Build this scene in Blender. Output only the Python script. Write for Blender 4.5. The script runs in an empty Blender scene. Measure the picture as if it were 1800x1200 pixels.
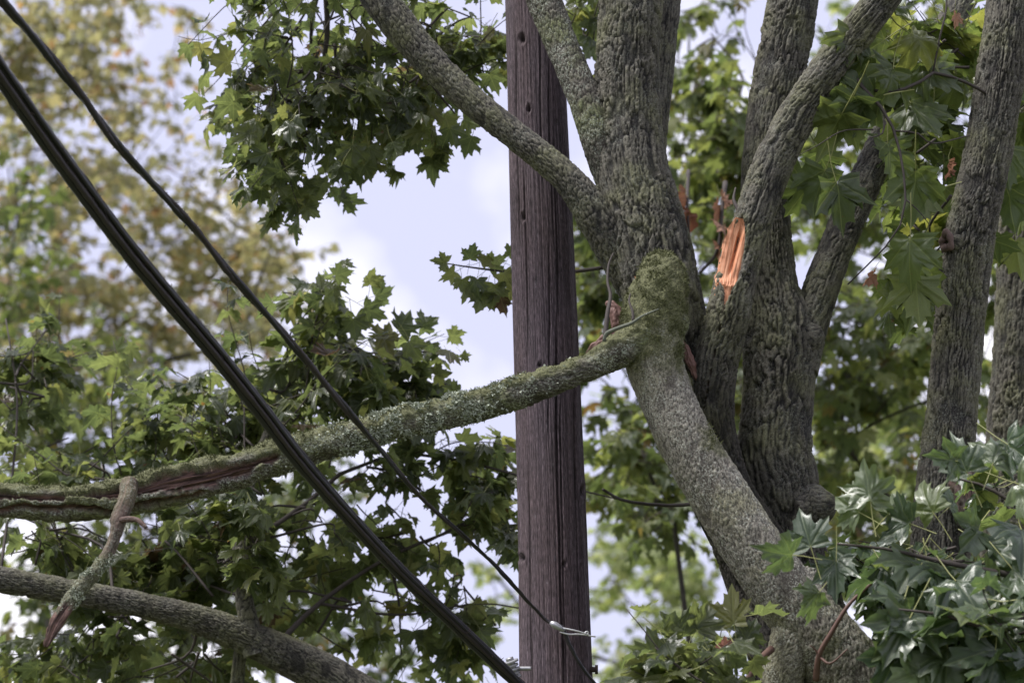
import bpy, math, random
import numpy as np
from mathutils import Vector, Matrix

R = math.radians
scene = bpy.context.scene
COL = scene.collection

# ------------------------------------------------------------------ camera
CAM = np.array([0.0, 0.0, 1.6])
PITCH = R(18.0)
LENS, SENSOR = 85.0, 36.0
FPX = LENS / SENSOR * 1800.0
cam_d = bpy.data.cameras.new('camera')
cam = bpy.data.objects.new('camera', cam_d)
COL.objects.link(cam)
cam.location = CAM
cam.rotation_euler = (R(90) + PITCH, 0, 0)
cam_d.lens, cam_d.sensor_width, cam_d.sensor_fit = LENS, SENSOR, 'HORIZONTAL'
cam_d.clip_start, cam_d.clip_end = 0.1, 2000.0
cam_d.dof.use_dof = True
cam_d.dof.focus_distance = 10.05
cam_d.dof.aperture_fstop = 2.2
cam_d.dof.aperture_blades = 0
scene.camera = cam

# ------------------------------------------------------------------ sky
SUN_EL, SUN_AZ = R(62), R(-108)      # azimuth: compass from +Y, clockwise; behind the left shoulder
world = bpy.data.worlds.new('World')
scene.world = world
world.use_nodes = True
wt = world.node_tree
wt.nodes.clear()
W = wt.nodes.new
w_out = W('ShaderNodeOutputWorld'); w_bg = W('ShaderNodeBackground')
sky = W('ShaderNodeTexSky'); sky.sky_type = 'NISHITA'; sky.sun_disc = False
sky.sun_elevation = SUN_EL; sky.sun_rotation = SUN_AZ
sky.air_density = 1.0; sky.dust_density = 2.0
w_tc = W('ShaderNodeTexCoord')
w_map = W('ShaderNodeMapping'); w_map.inputs['Location'].default_value = (0.30, 0.0, 0.18)
w_n = W('ShaderNodeTexNoise'); w_n.inputs['Scale'].default_value = 6.5
w_n.inputs['Detail'].default_value = 5.0; w_n.inputs['Roughness'].default_value = 0.5
w_ramp = W('ShaderNodeValToRGB')
w_ramp.color_ramp.elements[0].position = 0.47
w_ramp.color_ramp.elements[1].position = 0.68
SKY_S = 0.10
def k(c): return tuple(x / SKY_S for x in c) + (1.0,)
w_ramp.color_ramp.elements[0].color = (0, 0, 0, 1)
w_ramp.color_ramp.elements[1].color = (1, 1, 1, 1)
w_cl = W('ShaderNodeMix'); w_cl.data_type = 'RGBA'
w_cl.inputs['A'].default_value = k((0.525, 0.535, 0.71))     # thin grey-lavender veil
w_cl.inputs['B'].default_value = k((1.10, 1.07, 1.11))       # bright cloud
w_mx = W('ShaderNodeMix'); w_mx.data_type = 'RGBA'; w_mx.inputs['Factor'].default_value = 0.93
L = wt.links.new
L(w_tc.outputs['Generated'], w_map.inputs['Vector']); L(w_map.outputs['Vector'], w_n.inputs['Vector'])
L(w_n.outputs['Fac'], w_ramp.inputs['Fac']); L(w_ramp.outputs['Color'], w_cl.inputs['Factor'])
L(sky.outputs['Color'], w_mx.inputs['A']); L(w_cl.outputs['Result'], w_mx.inputs['B'])
L(w_mx.outputs['Result'], w_bg.inputs['Color']); w_bg.inputs['Strength'].default_value = SKY_S
L(w_bg.outputs['Background'], w_out.inputs['Surface'])

sun_d = bpy.data.lights.new('sun', 'SUN'); sun_d.energy = 3.5; sun_d.angle = R(20); sun_d.color = (1.0, 0.97, 0.935)
sun = bpy.data.objects.new('sun', sun_d); COL.objects.link(sun)
sdir = Vector((math.sin(SUN_AZ) * math.cos(SUN_EL), math.cos(SUN_AZ) * math.cos(SUN_EL), math.sin(SUN_EL)))
sun.rotation_euler = sdir.to_track_quat('Z', 'Y').to_euler()
sun.location = (-6, -6, 14)

vs = scene.view_settings
vs.view_transform = 'Standard'; vs.look = 'None'; vs.exposure = 0.6; vs.gamma = 1.0
vs.use_curve_mapping = False
scene.render.filter_size = 1.1
scene.cycles.max_bounces = 9
scene.cycles.diffuse_bounces = 6
scene.cycles.transmission_bounces = 7
scene.cycles.glossy_bounces = 3
scene.cycles.use_denoising = True

# ------------------------------------------------------------------ helpers
FWD = np.array([0, math.cos(PITCH), math.sin(PITCH)])
UPV = np.array([0, -math.sin(PITCH), math.cos(PITCH)])
RGT = np.array([1.0, 0, 0])

def at(px, py, Y):
    """point of the place seen at photo pixel (px,py), Y metres in front of the camera"""
    d = FWD * FPX + RGT * (px - 900.0) + UPV * (600.0 - py)
    return CAM + d * (Y / d[1])
def mpp(px, py, Y):
    """metres per photo pixel there"""
    d = FWD * FPX + RGT * (px - 900.0) + UPV * (600.0 - py)
    return Y / d[1]
def proj(P):
    q = np.atleast_2d(P) - CAM
    z = q @ FWD
    return 900 + FPX * (q @ RGT) / z, 600 - FPX * (q @ UPV) / z, z

def hashu(a, b, c, seed):
    M = np.uint32
    h = (a.astype(np.int64) * 374761393 + b.astype(np.int64) * 668265263 + np.asarray(c).astype(np.int64) * 2147483647 + seed * 974634777) & 0xFFFFFFFF
    h = h.astype(np.uint64)
    h = ((h ^ (h >> np.uint64(13))) * np.uint64(1274126177)) & np.uint64(0xFFFFFFFF)
    h = ((h ^ (h >> np.uint64(16))) * np.uint64(2246822519)) & np.uint64(0xFFFFFFFF)
    h = h ^ (h >> np.uint64(15))
    return h.astype(np.float64) / 4294967296.0

def noise3(P, scale, seed=0):
    p = np.asarray(P) * scale
    i = np.floor(p).astype(np.int64); f = p - i
    f = f * f * (3 - 2 * f)
    out = 0.0
    for dx in (0, 1):
        wx = f[..., 0] if dx else 1 - f[..., 0]
        for dy in (0, 1):
            wy = f[..., 1] if dy else 1 - f[..., 1]
            for dz in (0, 1):
                wz = f[..., 2] if dz else 1 - f[..., 2]
                out = out + wx * wy * wz * hashu(i[..., 0] + dx, i[..., 1] + dy, i[..., 2] + dz, seed)
    return out
def fbm(P, scale, seed=0, oct=3):
    a, s, t = 0.5, 0.0, 0.0
    for o in range(oct):
        s = s + a * noise3(P, scale * 2 ** o, seed + o * 17); t += a; a *= 0.5
    return s / t
def sstep(a, b, x):
    t = np.clip((x - a) / (b - a), 0, 1)
    return t * t * (3 - 2 * t)
def worley(u, v, nu, seed):
    iu = np.floor(u).astype(np.int64); iv = np.floor(v).astype(np.int64)
    f1 = np.full(u.shape, 9.0); f2 = np.full(u.shape, 9.0); cid = np.zeros(u.shape)
    for du in (-1, 0, 1):
        for dv in (-1, 0, 1):
            cu = iu + du; cv = iv + dv; cw = np.mod(cu, nu)
            ju = hashu(cw, cv, cw * 0, seed); jv = hashu(cw, cv, cw * 0 + 1, seed)
            d = np.hypot(cu + ju - u, cv + jv - v)
            n = d < f1
            f2 = np.where(n, f1, np.minimum(f2, d))
            cid = np.where(n, hashu(cw, cv, cw * 0 + 2, seed), cid)
            f1 = np.where(n, d, f1)
    return f1, f2, cid

def mesh_from(name, V, F, mat, parent=None, base=(0, 0, 0), attrs=None, uv=None, smooth=True, matidx=None, mats=None):
    """V (n,3) world points; F (m,3) or (m,4); one mesh object"""
    V = np.asarray(V, dtype=np.float64) - np.asarray(base)
    F = np.asarray(F, dtype=np.int32)
    me = bpy.data.meshes.new(name)
    n, kk = F.shape
    me.vertices.add(len(V)); me.vertices.foreach_set('co', V.astype(np.float32).ravel())
    me.loops.add(n * kk); me.loops.foreach_set('vertex_index', F.ravel())
    me.polygons.add(n)
    me.polygons.foreach_set('loop_start', np.arange(0, n * kk, kk, dtype=np.int32))
    me.update(calc_edges=True)
    if smooth:
        me.polygons.foreach_set('use_smooth', np.ones(n, dtype=bool))
    if uv is not None:
        ul = me.uv_layers.new(name='UVMap')
        ul.data.foreach_set('uv', np.asarray(uv, dtype=np.float32)[F.ravel()].ravel())
    for kx, a in (attrs or {}).items():
        at_ = me.attributes.new(kx, 'FLOAT', 'POINT'); at_.data.foreach_set('value', np.asarray(a, dtype=np.float32))
    for m in (mats or [mat]):
        me.materials.append(m)
    if matidx is not None:
        me.polygons.foreach_set('material_index', np.asarray(matidx, dtype=np.int32))
    me.validate()
    o = bpy.data.objects.new(name, me); COL.objects.link(o)
    if parent is not None:
        o.parent = parent
    return o

def thing(name, label, cat, loc, group=None):
    o = bpy.data.objects.new(name, None); COL.objects.link(o)
    o.location = loc; o['label'] = label; o['category'] = cat
    if group: o['group'] = group
    o.empty_display_size = 0.2
    return o

def catmull(P, ds):
    P = np.asarray(P, dtype=float)
    Q = np.vstack([2 * P[0] - P[1], P, 2 * P[-1] - P[-2]])
    out = []
    for i in range(1, len(Q) - 2):
        p0, p1, p2, p3 = Q[i - 1], Q[i], Q[i + 1], Q[i + 2]
        t = np.linspace(0, 1, 24, endpoint=False)[:, None]
        out.append(0.5 * (2 * p1 + (p2 - p0) * t + (2 * p0 - 5 * p1 + 4 * p2 - p3) * t ** 2 + (3 * p1 - p0 - 3 * p2 + p3) * t ** 3))
    out.append(P[-1:]); C = np.vstack(out)
    s = np.concatenate([[0], np.cumsum(np.linalg.norm(np.diff(C[:, :3], axis=0), axis=1))])
    n = max(3, int(s[-1] / ds) + 1)
    t = np.linspace(0, s[-1], n)
    return np.stack([np.interp(t, s, C[:, j]) for j in range(C.shape[1])], axis=1), t

def frames(C):
    T = np.gradient(C, axis=0); T /= np.linalg.norm(T, axis=1)[:, None]
    N = np.zeros_like(C)
    ref = np.array([0, 1.0, 0.12])
    for i in range(len(C)):
        v = ref - T[i] * (ref @ T[i]); N[i] = v / np.linalg.norm(v); ref = N[i] * 0.9 + np.array([0, 0.1, 0])
    return T, N, np.cross(T, N)

def px_path(pts):
    """[(px,py,Y,width_px)] -> [x,y,z,radius]"""
    return [list(at(p[0], p[1], p[2])) + [p[3] * 0.5 * mpp(p[0], p[1], p[2])] for p in pts]

def tube(path, ds, nseg, disp=None, cap=True):
    """generic tube: returns V, F, uv, attrs. disp(S,TH,P,Rr,v)->dr,attrs"""
    C, s = catmull(path, ds)
    r = C[:, 3]; C3 = C[:, :3]
    T, N, B = frames(C3)
    th = np.linspace(0, 2 * math.pi, nseg, endpoint=False)
    TH, SS = np.meshgrid(th, s)
    RR = np.repeat(r[:, None], nseg, 1)
    dirs = N[:, None, :] * np.cos(th)[None, :, None] + B[:, None, :] * np.sin(th)[None, :, None]
    P0 = C3[:, None, :] + dirs * RR[..., None]
    attrs = {}
    if disp is not None:
        dr, attrs = disp(SS, TH, P0, RR, dirs)
        P0 = P0 + dirs * dr[..., None]
    n = len(s)
    V = P0.reshape(-1, 3)
    i = np.arange(n - 1)[:, None]; j = np.arange(nseg)[None, :]
    a = i * nseg + j; b = i * nseg + (j + 1) % nseg
    F = np.stack([a, b, b + nseg, a + nseg], -1).reshape(-1, 4)
    uv = np.stack([TH * r.mean(), SS], -1).reshape(-1, 2)
    A = {kx: np.broadcast_to(x, SS.shape).reshape(-1) for kx, x in attrs.items()}
    if cap:
        V = np.vstack([V, C3[0], C3[-1]])
        uv = np.vstack([uv, uv[0], uv[-1]])
        c0, c1 = len(V) - 2, len(V) - 1
        jj = np.arange(nseg); j2 = (jj + 1) % nseg
        F = np.vstack([F, np.stack([np.full(nseg, c0), j2, jj, np.full(nseg, c0)], -1) if False else np.stack([j2, jj, np.full(nseg, c0), np.full(nseg, c0)], -1)[:0]])
        capF = np.vstack([np.stack([j2, jj, np.full(nseg, c0)], -1), np.stack([(n - 1) * nseg + jj, (n - 1) * nseg + j2, np.full(nseg, c1)], -1)])
        tri = np.vstack([F[:, [0, 1, 2]], F[:, [0, 2, 3]], capF])
        F = tri
        A = {kx: np.concatenate([x, x[:1], x[-1:]]) for kx, x in A.items()}
    return V, F, uv, A

def simple_tube(path, nseg=6, ds=0.05):
    V, F, uv, A = tube(path, ds, nseg)
    return V, F

class MB:
    """collects loose geometry for ONE joined mesh"""
    def __init__(s): s.V = []; s.F = []; s.n = 0; s.mi = []
    def add(s, V, F, mi=0):
        s.V.append(np.asarray(V)); s.F.append(np.asarray(F) + s.n); s.n += len(V); s.mi.append(np.full(len(F), mi))
    def build(s, name, mat, parent=None, base=(0, 0, 0), smooth=True, mats=None):
        return mesh_from(name, np.vstack(s.V), np.vstack(s.F), mat, parent, base, smooth=smooth, matidx=np.concatenate(s.mi) if mats else None, mats=mats)

# ------------------------------------------------------------------ materials
def newmat(name):
    m = bpy.data.materials.new(name); m.use_nodes = True
    nt = m.node_tree; nt.nodes.clear()
    o = nt.nodes.new('ShaderNodeOutputMaterial'); p = nt.nodes.new('ShaderNodeBsdfPrincipled')
    nt.links.new(p.outputs[0], o.inputs[0])
    return m, nt, p, o
def nd(nt, t, **kw):
    n = nt.nodes.new(t)
    for kx, v in kw.items():
        if kx.startswith('i_'):
            kk = kx[2:]
            n.inputs[int(kk) if kk.isdigit() else kk.replace('_', ' ')].default_value = v
        else: setattr(n, kx, v)
    return n
def mixc(nt, fac, a, b, blend='MIX'):
    n = nt.nodes.new('ShaderNodeMix'); n.data_type = 'RGBA'; n.blend_type = blend
    for sock, v in (('Factor', fac), ('A', a), ('B', b)):
        if isinstance(v, (int, float)): n.inputs[sock].default_value = v
        elif isinstance(v, tuple): n.inputs[sock].default_value = v + (1.0,)
        else: nt.links.new(v, n.inputs[sock])
    return n.outputs['Result']
def mth(nt, op, a, b=None, c=None, clamp=False):
    n = nt.nodes.new('ShaderNodeMath'); n.operation = op; n.use_clamp = clamp
    for i, v in enumerate((a, b, c)):
        if v is None: continue
        if isinstance(v, (int, float)): n.inputs[i].default_value = v
        else: nt.links.new(v, n.inputs[i])
    return n.outputs[0]
def noise(nt, vec, scale, detail=4, rough=0.55, mapscale=None):
    if mapscale is not None:
        mp = nd(nt, 'ShaderNodeMapping'); mp.inputs['Scale'].default_value = mapscale
        nt.links.new(vec, mp.inputs['Vector']); vec = mp.outputs[0]
    n = nd(nt, 'ShaderNodeTexNoise'); n.inputs['Scale'].default_value = scale
    n.inputs['Detail'].default_value = detail; n.inputs['Roughness'].default_value = rough
    nt.links.new(vec, n.inputs['Vector'])
    return n.outputs['Fac']
def rng_map(nt, v, a, b, lo=0.0, hi=1.0):
    n = nd(nt, 'ShaderNodeMapRange'); n.interpolation_type = 'SMOOTHSTEP'
    nt.links.new(v, n.inputs[0]); n.inputs[1].default_value = a; n.inputs[2].default_value = b
    n.inputs[3].default_value = lo; n.inputs[4].default_value = hi
    return n.outputs[0]
def attr(nt, name):
    n = nd(nt, 'ShaderNodeAttribute'); n.attribute_name = name
    return n.outputs['Fac']
def bump(nt, p, h, strength, dist, prev=None):
    b = nd(nt, 'ShaderNodeBump'); b.inputs['Strength'].default_value = strength; b.inputs['Distance'].default_value = dist
    nt.links.new(h, b.inputs['Height'])
    if prev is not None: nt.links.new(prev, b.inputs['Normal'])
    nt.links.new(b.outputs[0], p.inputs['Normal'])
    return b.outputs[0]

def bark_material(name, groove, ridge, lichen, lichen_amt, algae, algae_amt, fine=0.6):
    m, nt, p, o = newmat(name)
    tc = nd(nt, 'ShaderNodeTexCoord'); uv = tc.outputs['UV']; ob = tc.outputs['Object']
    h = attr(nt, 'h'); moss = attr(nt, 'moss'); wood = attr(nt, 'wood')
    grain = noise(nt, uv, 1.0, 5, 0.65, (120, 45, 1))
    speck = noise(nt, ob, 130, 3, 0.7)
    c = mixc(nt, mth(nt, 'ADD', mth(nt, 'MULTIPLY', h, 0.95), mth(nt, 'MULTIPLY', mth(nt, 'SUBTRACT', grain, 0.5), 1.1), clamp=True), groove, ridge)
    al = rng_map(nt, noise(nt, ob, 5.0, 4, 0.6), 0.42, 0.66, 0, algae_amt)
    c = mixc(nt, mth(nt, 'MULTIPLY', al, mth(nt, 'MULTIPLY_ADD', h, 0.8, 0.2)), c, mixc(nt, speck, algae, tuple(min(1, x * 2.0) for x in algae)))
    fine_n = noise(nt, ob, 230, 2, 0.75)
    c = mixc(nt, 1.0, c, mixc(nt, rng_map(nt, fine_n, 0.34, 0.66), (0.66, 0.65, 0.64), (1.4, 1.4, 1.36)), 'MULTIPLY')
    lf = mth(nt, 'MULTIPLY', rng_map(nt, speck, 0.50, 0.62, 0, 1.0), rng_map(nt, noise(nt, ob, 9.0, 5, 0.65), 0.5 - 0.16 * lichen_amt, 0.62, 0, lichen_amt))
    c = mixc(nt, lf, c, lichen)
    c = mixc(nt, mth(nt, 'MULTIPLY', attr(nt, 'painted_shade'), 0.9), c, mixc(nt, 1.0, c, (0.30, 0.28, 0.29), 'MULTIPLY'))      # crevice shade painted into the bark colour
    # torn wood / moss masks carried by the mesh
    fib = noise(nt, uv, 1.0, 4, 0.6, (140, 9, 1))
    wc = mixc(nt, rng_map(nt, fib, 0.3, 0.72), (0.020, 0.013, 0.012), (0.21, 0.125, 0.105))
    c = mixc(nt, wood, c, wc)
    mc = mixc(nt, rng_map(nt, fine_n, 0.3, 0.7), (0.032, 0.034, 0.015), (0.175, 0.180, 0.085))
    c = mixc(nt, moss, c, mc)
    nt.links.new(c, p.inputs['Base Color'])
    p.inputs['Roughness'].default_value = 0.82
    p.inputs['Specular IOR Level'].default_value = 0.3
    n1 = bump(nt, p, grain, fine, 0.006)
    bump(nt, p, speck, fine * 0.7, 0.004, n1)
    return m

M = {}
M['bark'] = bark_material('bark_furrowed', (0.012, 0.011, 0.011), (0.140, 0.130, 0.106), (0.23, 0.24, 0.20), 0.5, (0.095, 0.097, 0.050), 0.8)
M['bark_pale'] = bark_material('bark_pale_speckled', (0.060, 0.052, 0.044), (0.30, 0.28, 0.235), (0.44, 0.45, 0.38), 0.9, (0.13, 0.13, 0.06), 0.6, 0.8)
M['bark_moss'] = bark_material('bark_mossy', (0.035, 0.028, 0.025), (0.15, 0.14, 0.115), (0.36, 0.39, 0.32), 1.0, (0.10, 0.115, 0.045), 0.9, 0.8)
M['bark_far'] = bark_material('bark_muted', (0.035, 0.030, 0.027), (0.14, 0.125, 0.10), (0.2, 0.2, 0.15), 0.3, (0.07, 0.075, 0.035), 0.6)  # softer groove contrast, for background trunks, branches and the broken stub

def plain(name, col, rough=0.7, var=0.35, scale=60, metal=0.0, spec=0.4, bumps=0.0):
    m, nt, p, o = newmat(name)
    tc = nd(nt, 'ShaderNodeTexCoord')
    n = noise(nt, tc.outputs['Object'], scale, 4, 0.6)
    c = mixc(nt, n, tuple(x * (1 - var) for x in col), tuple(min(1, x * (1 + var)) for x in col))
    nt.links.new(c, p.inputs['Base Color'])
    p.inputs['Roughness'].default_value = rough; p.inputs['Metallic'].default_value = metal
    p.inputs['Specular IOR Level'].default_value = spec
    if bumps: bump(nt, p, n, bumps, 0.004)
    return m
M['twig'] = plain('twig_bark', (0.055, 0.045, 0.040), 0.8)
M['twig_red'] = plain('red_twig', (0.12, 0.065, 0.05), 0.6)
M['knot_bark'] = plain('knot_bark', (0.14, 0.095, 0.085), 0.85, 0.5, 70, bumps=0.5)
M['twig_grey'] = plain('grey_twig', (0.13, 0.14, 0.11), 0.9, 0.5, 90)
M['stalk'] = plain('leaf_stalk', (0.26, 0.27, 0.10), 0.5)
M['cable'] = plain('black_cable_sheath', (0.012, 0.011, 0.014), 0.36, 0.5, 45, spec=0.5, bumps=0.25)
M['wire_rust'] = plain('stained_cable', (0.024, 0.018, 0.019), 0.45, 0.6, 60, spec=0.45, bumps=0.4)
M['steel'] = plain('galvanised_steel', (0.42, 0.42, 0.43), 0.45, 0.3, 90, metal=0.8)
M['porcelain'] = plain('grey_plastic', (0.33, 0.33, 0.34), 0.5, 0.3, 40)
M['white_wire'] = plain('white_wire', (0.72, 0.72, 0.72), 0.4, 0.1)
M['rootlet'] = plain('dry_rootlets', (0.05, 0.035, 0.028), 0.9)
M['moss'] = plain('moss_blades', (0.120, 0.128, 0.055), 0.9, 0.55, 45)
M['lichen'] = plain('lichen_flakes', (0.36, 0.39, 0.31), 0.95, 0.35, 60)

def torn_material(name, dark, mid, pale):
    m, nt, p, o = newmat(name)
    tc = nd(nt, 'ShaderNodeTexCoord')
    f = noise(nt, tc.outputs['UV'], 1.0, 5, 0.62, (150, 14, 1))
    f2 = noise(nt, tc.outputs['UV'], 1.0, 3, 0.6, (40, 6, 1))
    c = mixc(nt, rng_map(nt, f, 0.30, 0.72), mid, pale)
    c = mixc(nt, rng_map(nt, f2, 0.55, 0.8, 0, 0.5), c, dark)
    nt.links.new(c, p.inputs['Base Color']); p.inputs['Roughness'].default_value = 0.6
    p.inputs['Specular IOR Level'].default_value = 0.3
    bump(nt, p, f, 0.4, 0.005)
    return m
M['fresh_wood'] = torn_material('fresh_torn_wood', (0.25, 0.078, 0.037), (0.50, 0.185, 0.088), (0.70, 0.37, 0.22))
M['old_wood'] = torn_material('old_torn_wood', (0.03, 0.016, 0.013), (0.105, 0.052, 0.040), (0.21, 0.120, 0.100))

def pole_material():
    m, nt, p, o = newmat('weathered_pole_wood')
    tc = nd(nt, 'ShaderNodeTexCoord'); uv = tc.outputs['UV']
    f = noise(nt, uv, 1.0, 5, 0.7, (260, 3.4, 1))
    g = noise(nt, uv, 1.0, 4, 0.6, (60, 22, 1))
    big = noise(nt, uv, 1.0, 3, 0.5, (7, 1.1, 1))
    c = mixc(nt, rng_map(nt, f, 0.28, 0.74), (0.026, 0.020, 0.023), (0.165, 0.126, 0.138))
    c = mixc(nt, rng_map(nt, big, 0.42, 0.68, 0, 0.45), c, (0.100, 0.068, 0.066))
    c = mixc(nt, rng_map(nt, g, 0.62, 0.72, 0, 0.5), c, (0.25, 0.225, 0.235))
    ds_ = noise(nt, uv, 1.0, 3, 0.7, (330, 28, 1))
    c = mixc(nt, 1.0, c, mixc(nt, rng_map(nt, ds_, 0.35, 0.68), (0.5, 0.48, 0.49), (1.7, 1.7, 1.75)), 'MULTIPLY')
    kk = attr(nt, 'knot')
    c = mixc(nt, kk, c, (0.018, 0.012, 0.011))
    nt.links.new(c, p.inputs['Base Color']); p.inputs['Roughness'].default_value = 0.78
    p.inputs['Specular IOR Level'].default_value = 0.3
    b = bump(nt, p, f, 0.9, 0.008)
    bump(nt, p, g, 0.3, 0.004, b)
    return m
M['pole'] = pole_material()

def leaf_material(name, ramp, trans, under=1.25, rough=0.34, tfac=0.34, spec=0.5, coat=0.0):
    """ramp: list of (pos, colour) picked by each leaf's own random number"""
    m, nt, p, o = newmat(name)
    tc = nd(nt, 'ShaderNodeTexCoord'); uv = tc.outputs['UV']
    oi = nd(nt, 'ShaderNodeObjectInfo')
    rv = mth(nt, 'FRACT', mth(nt, 'ADD', attr(nt, 'rnd'), oi.outputs['Random']))
    cr = nd(nt, 'ShaderNodeValToRGB'); el = cr.color_ramp.elements
    while len(el) < len(ramp): el.new(0.5)
    for e, (ps, cc) in zip(el, ramp): e.position = ps; e.color = cc + (1.0,)
    nt.links.new(rv, cr.inputs['Fac'])
    c = cr.outputs['Color']
    blotch = noise(nt, tc.outputs['Object'], 55, 4, 0.6)
    c = mixc(nt, 1.0, c, mixc(nt, blotch, (0.62, 0.62, 0.62), (1.35, 1.32, 1.25)), 'MULTIPLY')
    # veins from the leaf-plane UV: five main ribs leaving the base
    sx = nd(nt, 'ShaderNodeSeparateXYZ'); nt.links.new(uv, sx.inputs[0])
    x = mth(nt, 'ABSOLUTE', sx.outputs[0]); y = sx.outputs[1]
    ang = mth(nt, 'ARCTAN2', x, y); rad = mth(nt, 'SQRT', mth(nt, 'ADD', mth(nt, 'MULTIPLY', x, x), mth(nt, 'MULTIPLY', y, y)))
    d = None
    for a in (0.0, 0.86, 1.62):
        t = mth(nt, 'MULTIPLY', mth(nt, 'ABSOLUTE', mth(nt, 'SUBTRACT', ang, a)), rad)
        d = t if d is None else mth(nt, 'MINIMUM', d, t)
    vein = rng_map(nt, d, 0.003, 0.015, 1.0, 0.0)
    c = mixc(nt, mth(nt, 'MULTIPLY', vein, 0.32), c, (0.20, 0.23, 0.09))
    # brown spots on some leaves
    sp = mth(nt, 'MULTIPLY', rng_map(nt, noise(nt, tc.outputs['Object'], 21, 3, 0.5), 0.69, 0.74), 0.8)
    c = mixc(nt, sp, c, (0.11, 0.055, 0.022))
    geo = nd(nt, 'ShaderNodeNewGeometry')
    c2 = mixc(nt, geo.outputs['Backfacing'], c, mixc(nt, 1.0, c, (under, under * 1.02, under * 0.95), 'MULTIPLY'))
    nt.links.new(c2, p.inputs['Base Color'])
    p.inputs['Specular IOR Level'].default_value = spec
    p.inputs['Coat Weight'].default_value = coat; p.inputs['Coat Roughness'].default_value = 0.16
    rr = mth(nt, 'ADD', mth(nt, 'MULTIPLY', geo.outputs['Backfacing'], 0.25), mth(nt, 'MULTIPLY_ADD', blotch, 0.25, rough - 0.1))
    nt.links.new(rr, p.inputs['Roughness'])
    b1 = bump(nt, p, rng_map(nt, d, 0.0, 0.07), 0.8, 0.006)
    bump(nt, p, blotch, 0.35, 0.006, b1)
    tr = nd(nt, 'ShaderNodeBsdfTranslucent')
    nt.links.new(mixc(nt, 1.0, c, trans, 'MULTIPLY'), tr.inputs['Color'])
    mx = nd(nt, 'ShaderNodeMixShader'); mx.inputs[0].default_value = tfac
    nt.links.new(p.outputs[0], mx.inputs[1]); nt.links.new(tr.outputs[0], mx.inputs[2])
    nt.links.new(mx.outputs[0], o.inputs[0])
    return m
M['leaf'] = leaf_material('leaf_deep_green', [(0.0, (0.046, 0.062, 0.034)), (0.45, (0.066, 0.084, 0.044)), (0.85, (0.090, 0.106, 0.050)), (0.975, (0.125, 0.130, 0.055)), (0.99, (0.055, 0.035, 0.028)), (1.0, (0.05, 0.033, 0.028))], (3.0, 3.0, 1.9), tfac=0.54, coat=0.35)
M['leaf_wet'] = leaf_material('leaf_wet_green', [(0.0, (0.046, 0.074, 0.042)), (0.5, (0.068, 0.102, 0.054)), (0.9, (0.100, 0.135, 0.060)), (1.0, (0.14, 0.165, 0.06))], (2.5, 2.6, 1.6), rough=0.32, tfac=0.34, spec=0.6, coat=0.4)
M['leaf_lit'] = leaf_material('leaf_backlit_green', [(0.0, (0.048, 0.070, 0.030)), (0.5, (0.070, 0.098, 0.038)), (0.9, (0.100, 0.126, 0.046)), (1.0, (0.14, 0.15, 0.05))], (3.0, 2.9, 1.7), tfac=0.48, rough=0.32, coat=0.3)
M['leaf_mid'] = leaf_material('leaf_mid_green', [(0.0, (0.050, 0.070, 0.036)), (0.6, (0.092, 0.115, 0.052)), (0.95, (0.14, 0.155, 0.065)), (1.0, (0.10, 0.06, 0.03))], (2.9, 2.9, 1.7), rough=0.42, tfac=0.45)
M['leaf_autumn'] = leaf_material('leaf_turning', [(0.0, (0.14, 0.148, 0.092)), (0.50, (0.205, 0.203, 0.125)), (0.84, (0.26, 0.24, 0.14)), (0.95, (0.30, 0.23, 0.13)), (0.98, (0.28, 0.17, 0.09)), (1.0, (0.15, 0.09, 0.06))], (2.4, 2.3, 1.7), rough=0.5, tfac=0.5)
M['leaf_pale'] = leaf_material('leaf_pale_green', [(0.0, (0.15, 0.185, 0.09)), (0.6, (0.22, 0.255, 0.125)), (1.0, (0.30, 0.31, 0.15))], (2.2, 2.3, 1.5), rough=0.5, tfac=0.45)
M['leaf_dead'] = leaf_material('leaf_dead_brown', [(0.0, (0.16, 0.065, 0.045)), (0.6, (0.24, 0.12, 0.08)), (1.0, (0.32, 0.19, 0.14))], (1.4, 1.2, 1.0), rough=0.7, tfac=0.2, spec=0.2)

# ------------------------------------------------------------------ ground
def ground():
    m, nt, p, o = newmat('grass_ground')
    tc = nd(nt, 'ShaderNodeTexCoord')
    n = noise(nt, tc.outputs['Object'], 1.2, 6, 0.65); n2 = noise(nt, tc.outputs['Object'], 30, 4, 0.7)
    c = mixc(nt, n, (0.045, 0.075, 0.022), (0.12, 0.12, 0.05)); c = mixc(nt, rng_map(nt, n2, 0.55, 0.7, 0, 0.6), c, (0.14, 0.09, 0.04))
    nt.links.new(c, p.inputs['Base Color']); p.inputs['Roughness'].default_value = 0.95
    bump(nt, p, n2, 0.6, 0.05)
    N = 60; xs = np.linspace(-1, 1, N); xs = np.sign(xs) * np.abs(xs) ** 2.2 * 600
    X, Y = np.meshgrid(xs, xs)
    P = np.stack([X, Y, 0 * X], -1)
    P[..., 2] = (fbm(P, 0.12, 5) - 0.5) * 0.12
    i, j = np.meshgrid(np.arange(N - 1), np.arange(N - 1), indexing='ij'); a = (i * N + j).ravel()
    g = mesh_from('ground', P.reshape(-1, 3), np.stack([a, a + 1, a + N + 1, a + N], -1), m)
    g['kind'] = 'structure'
ground()

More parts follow.
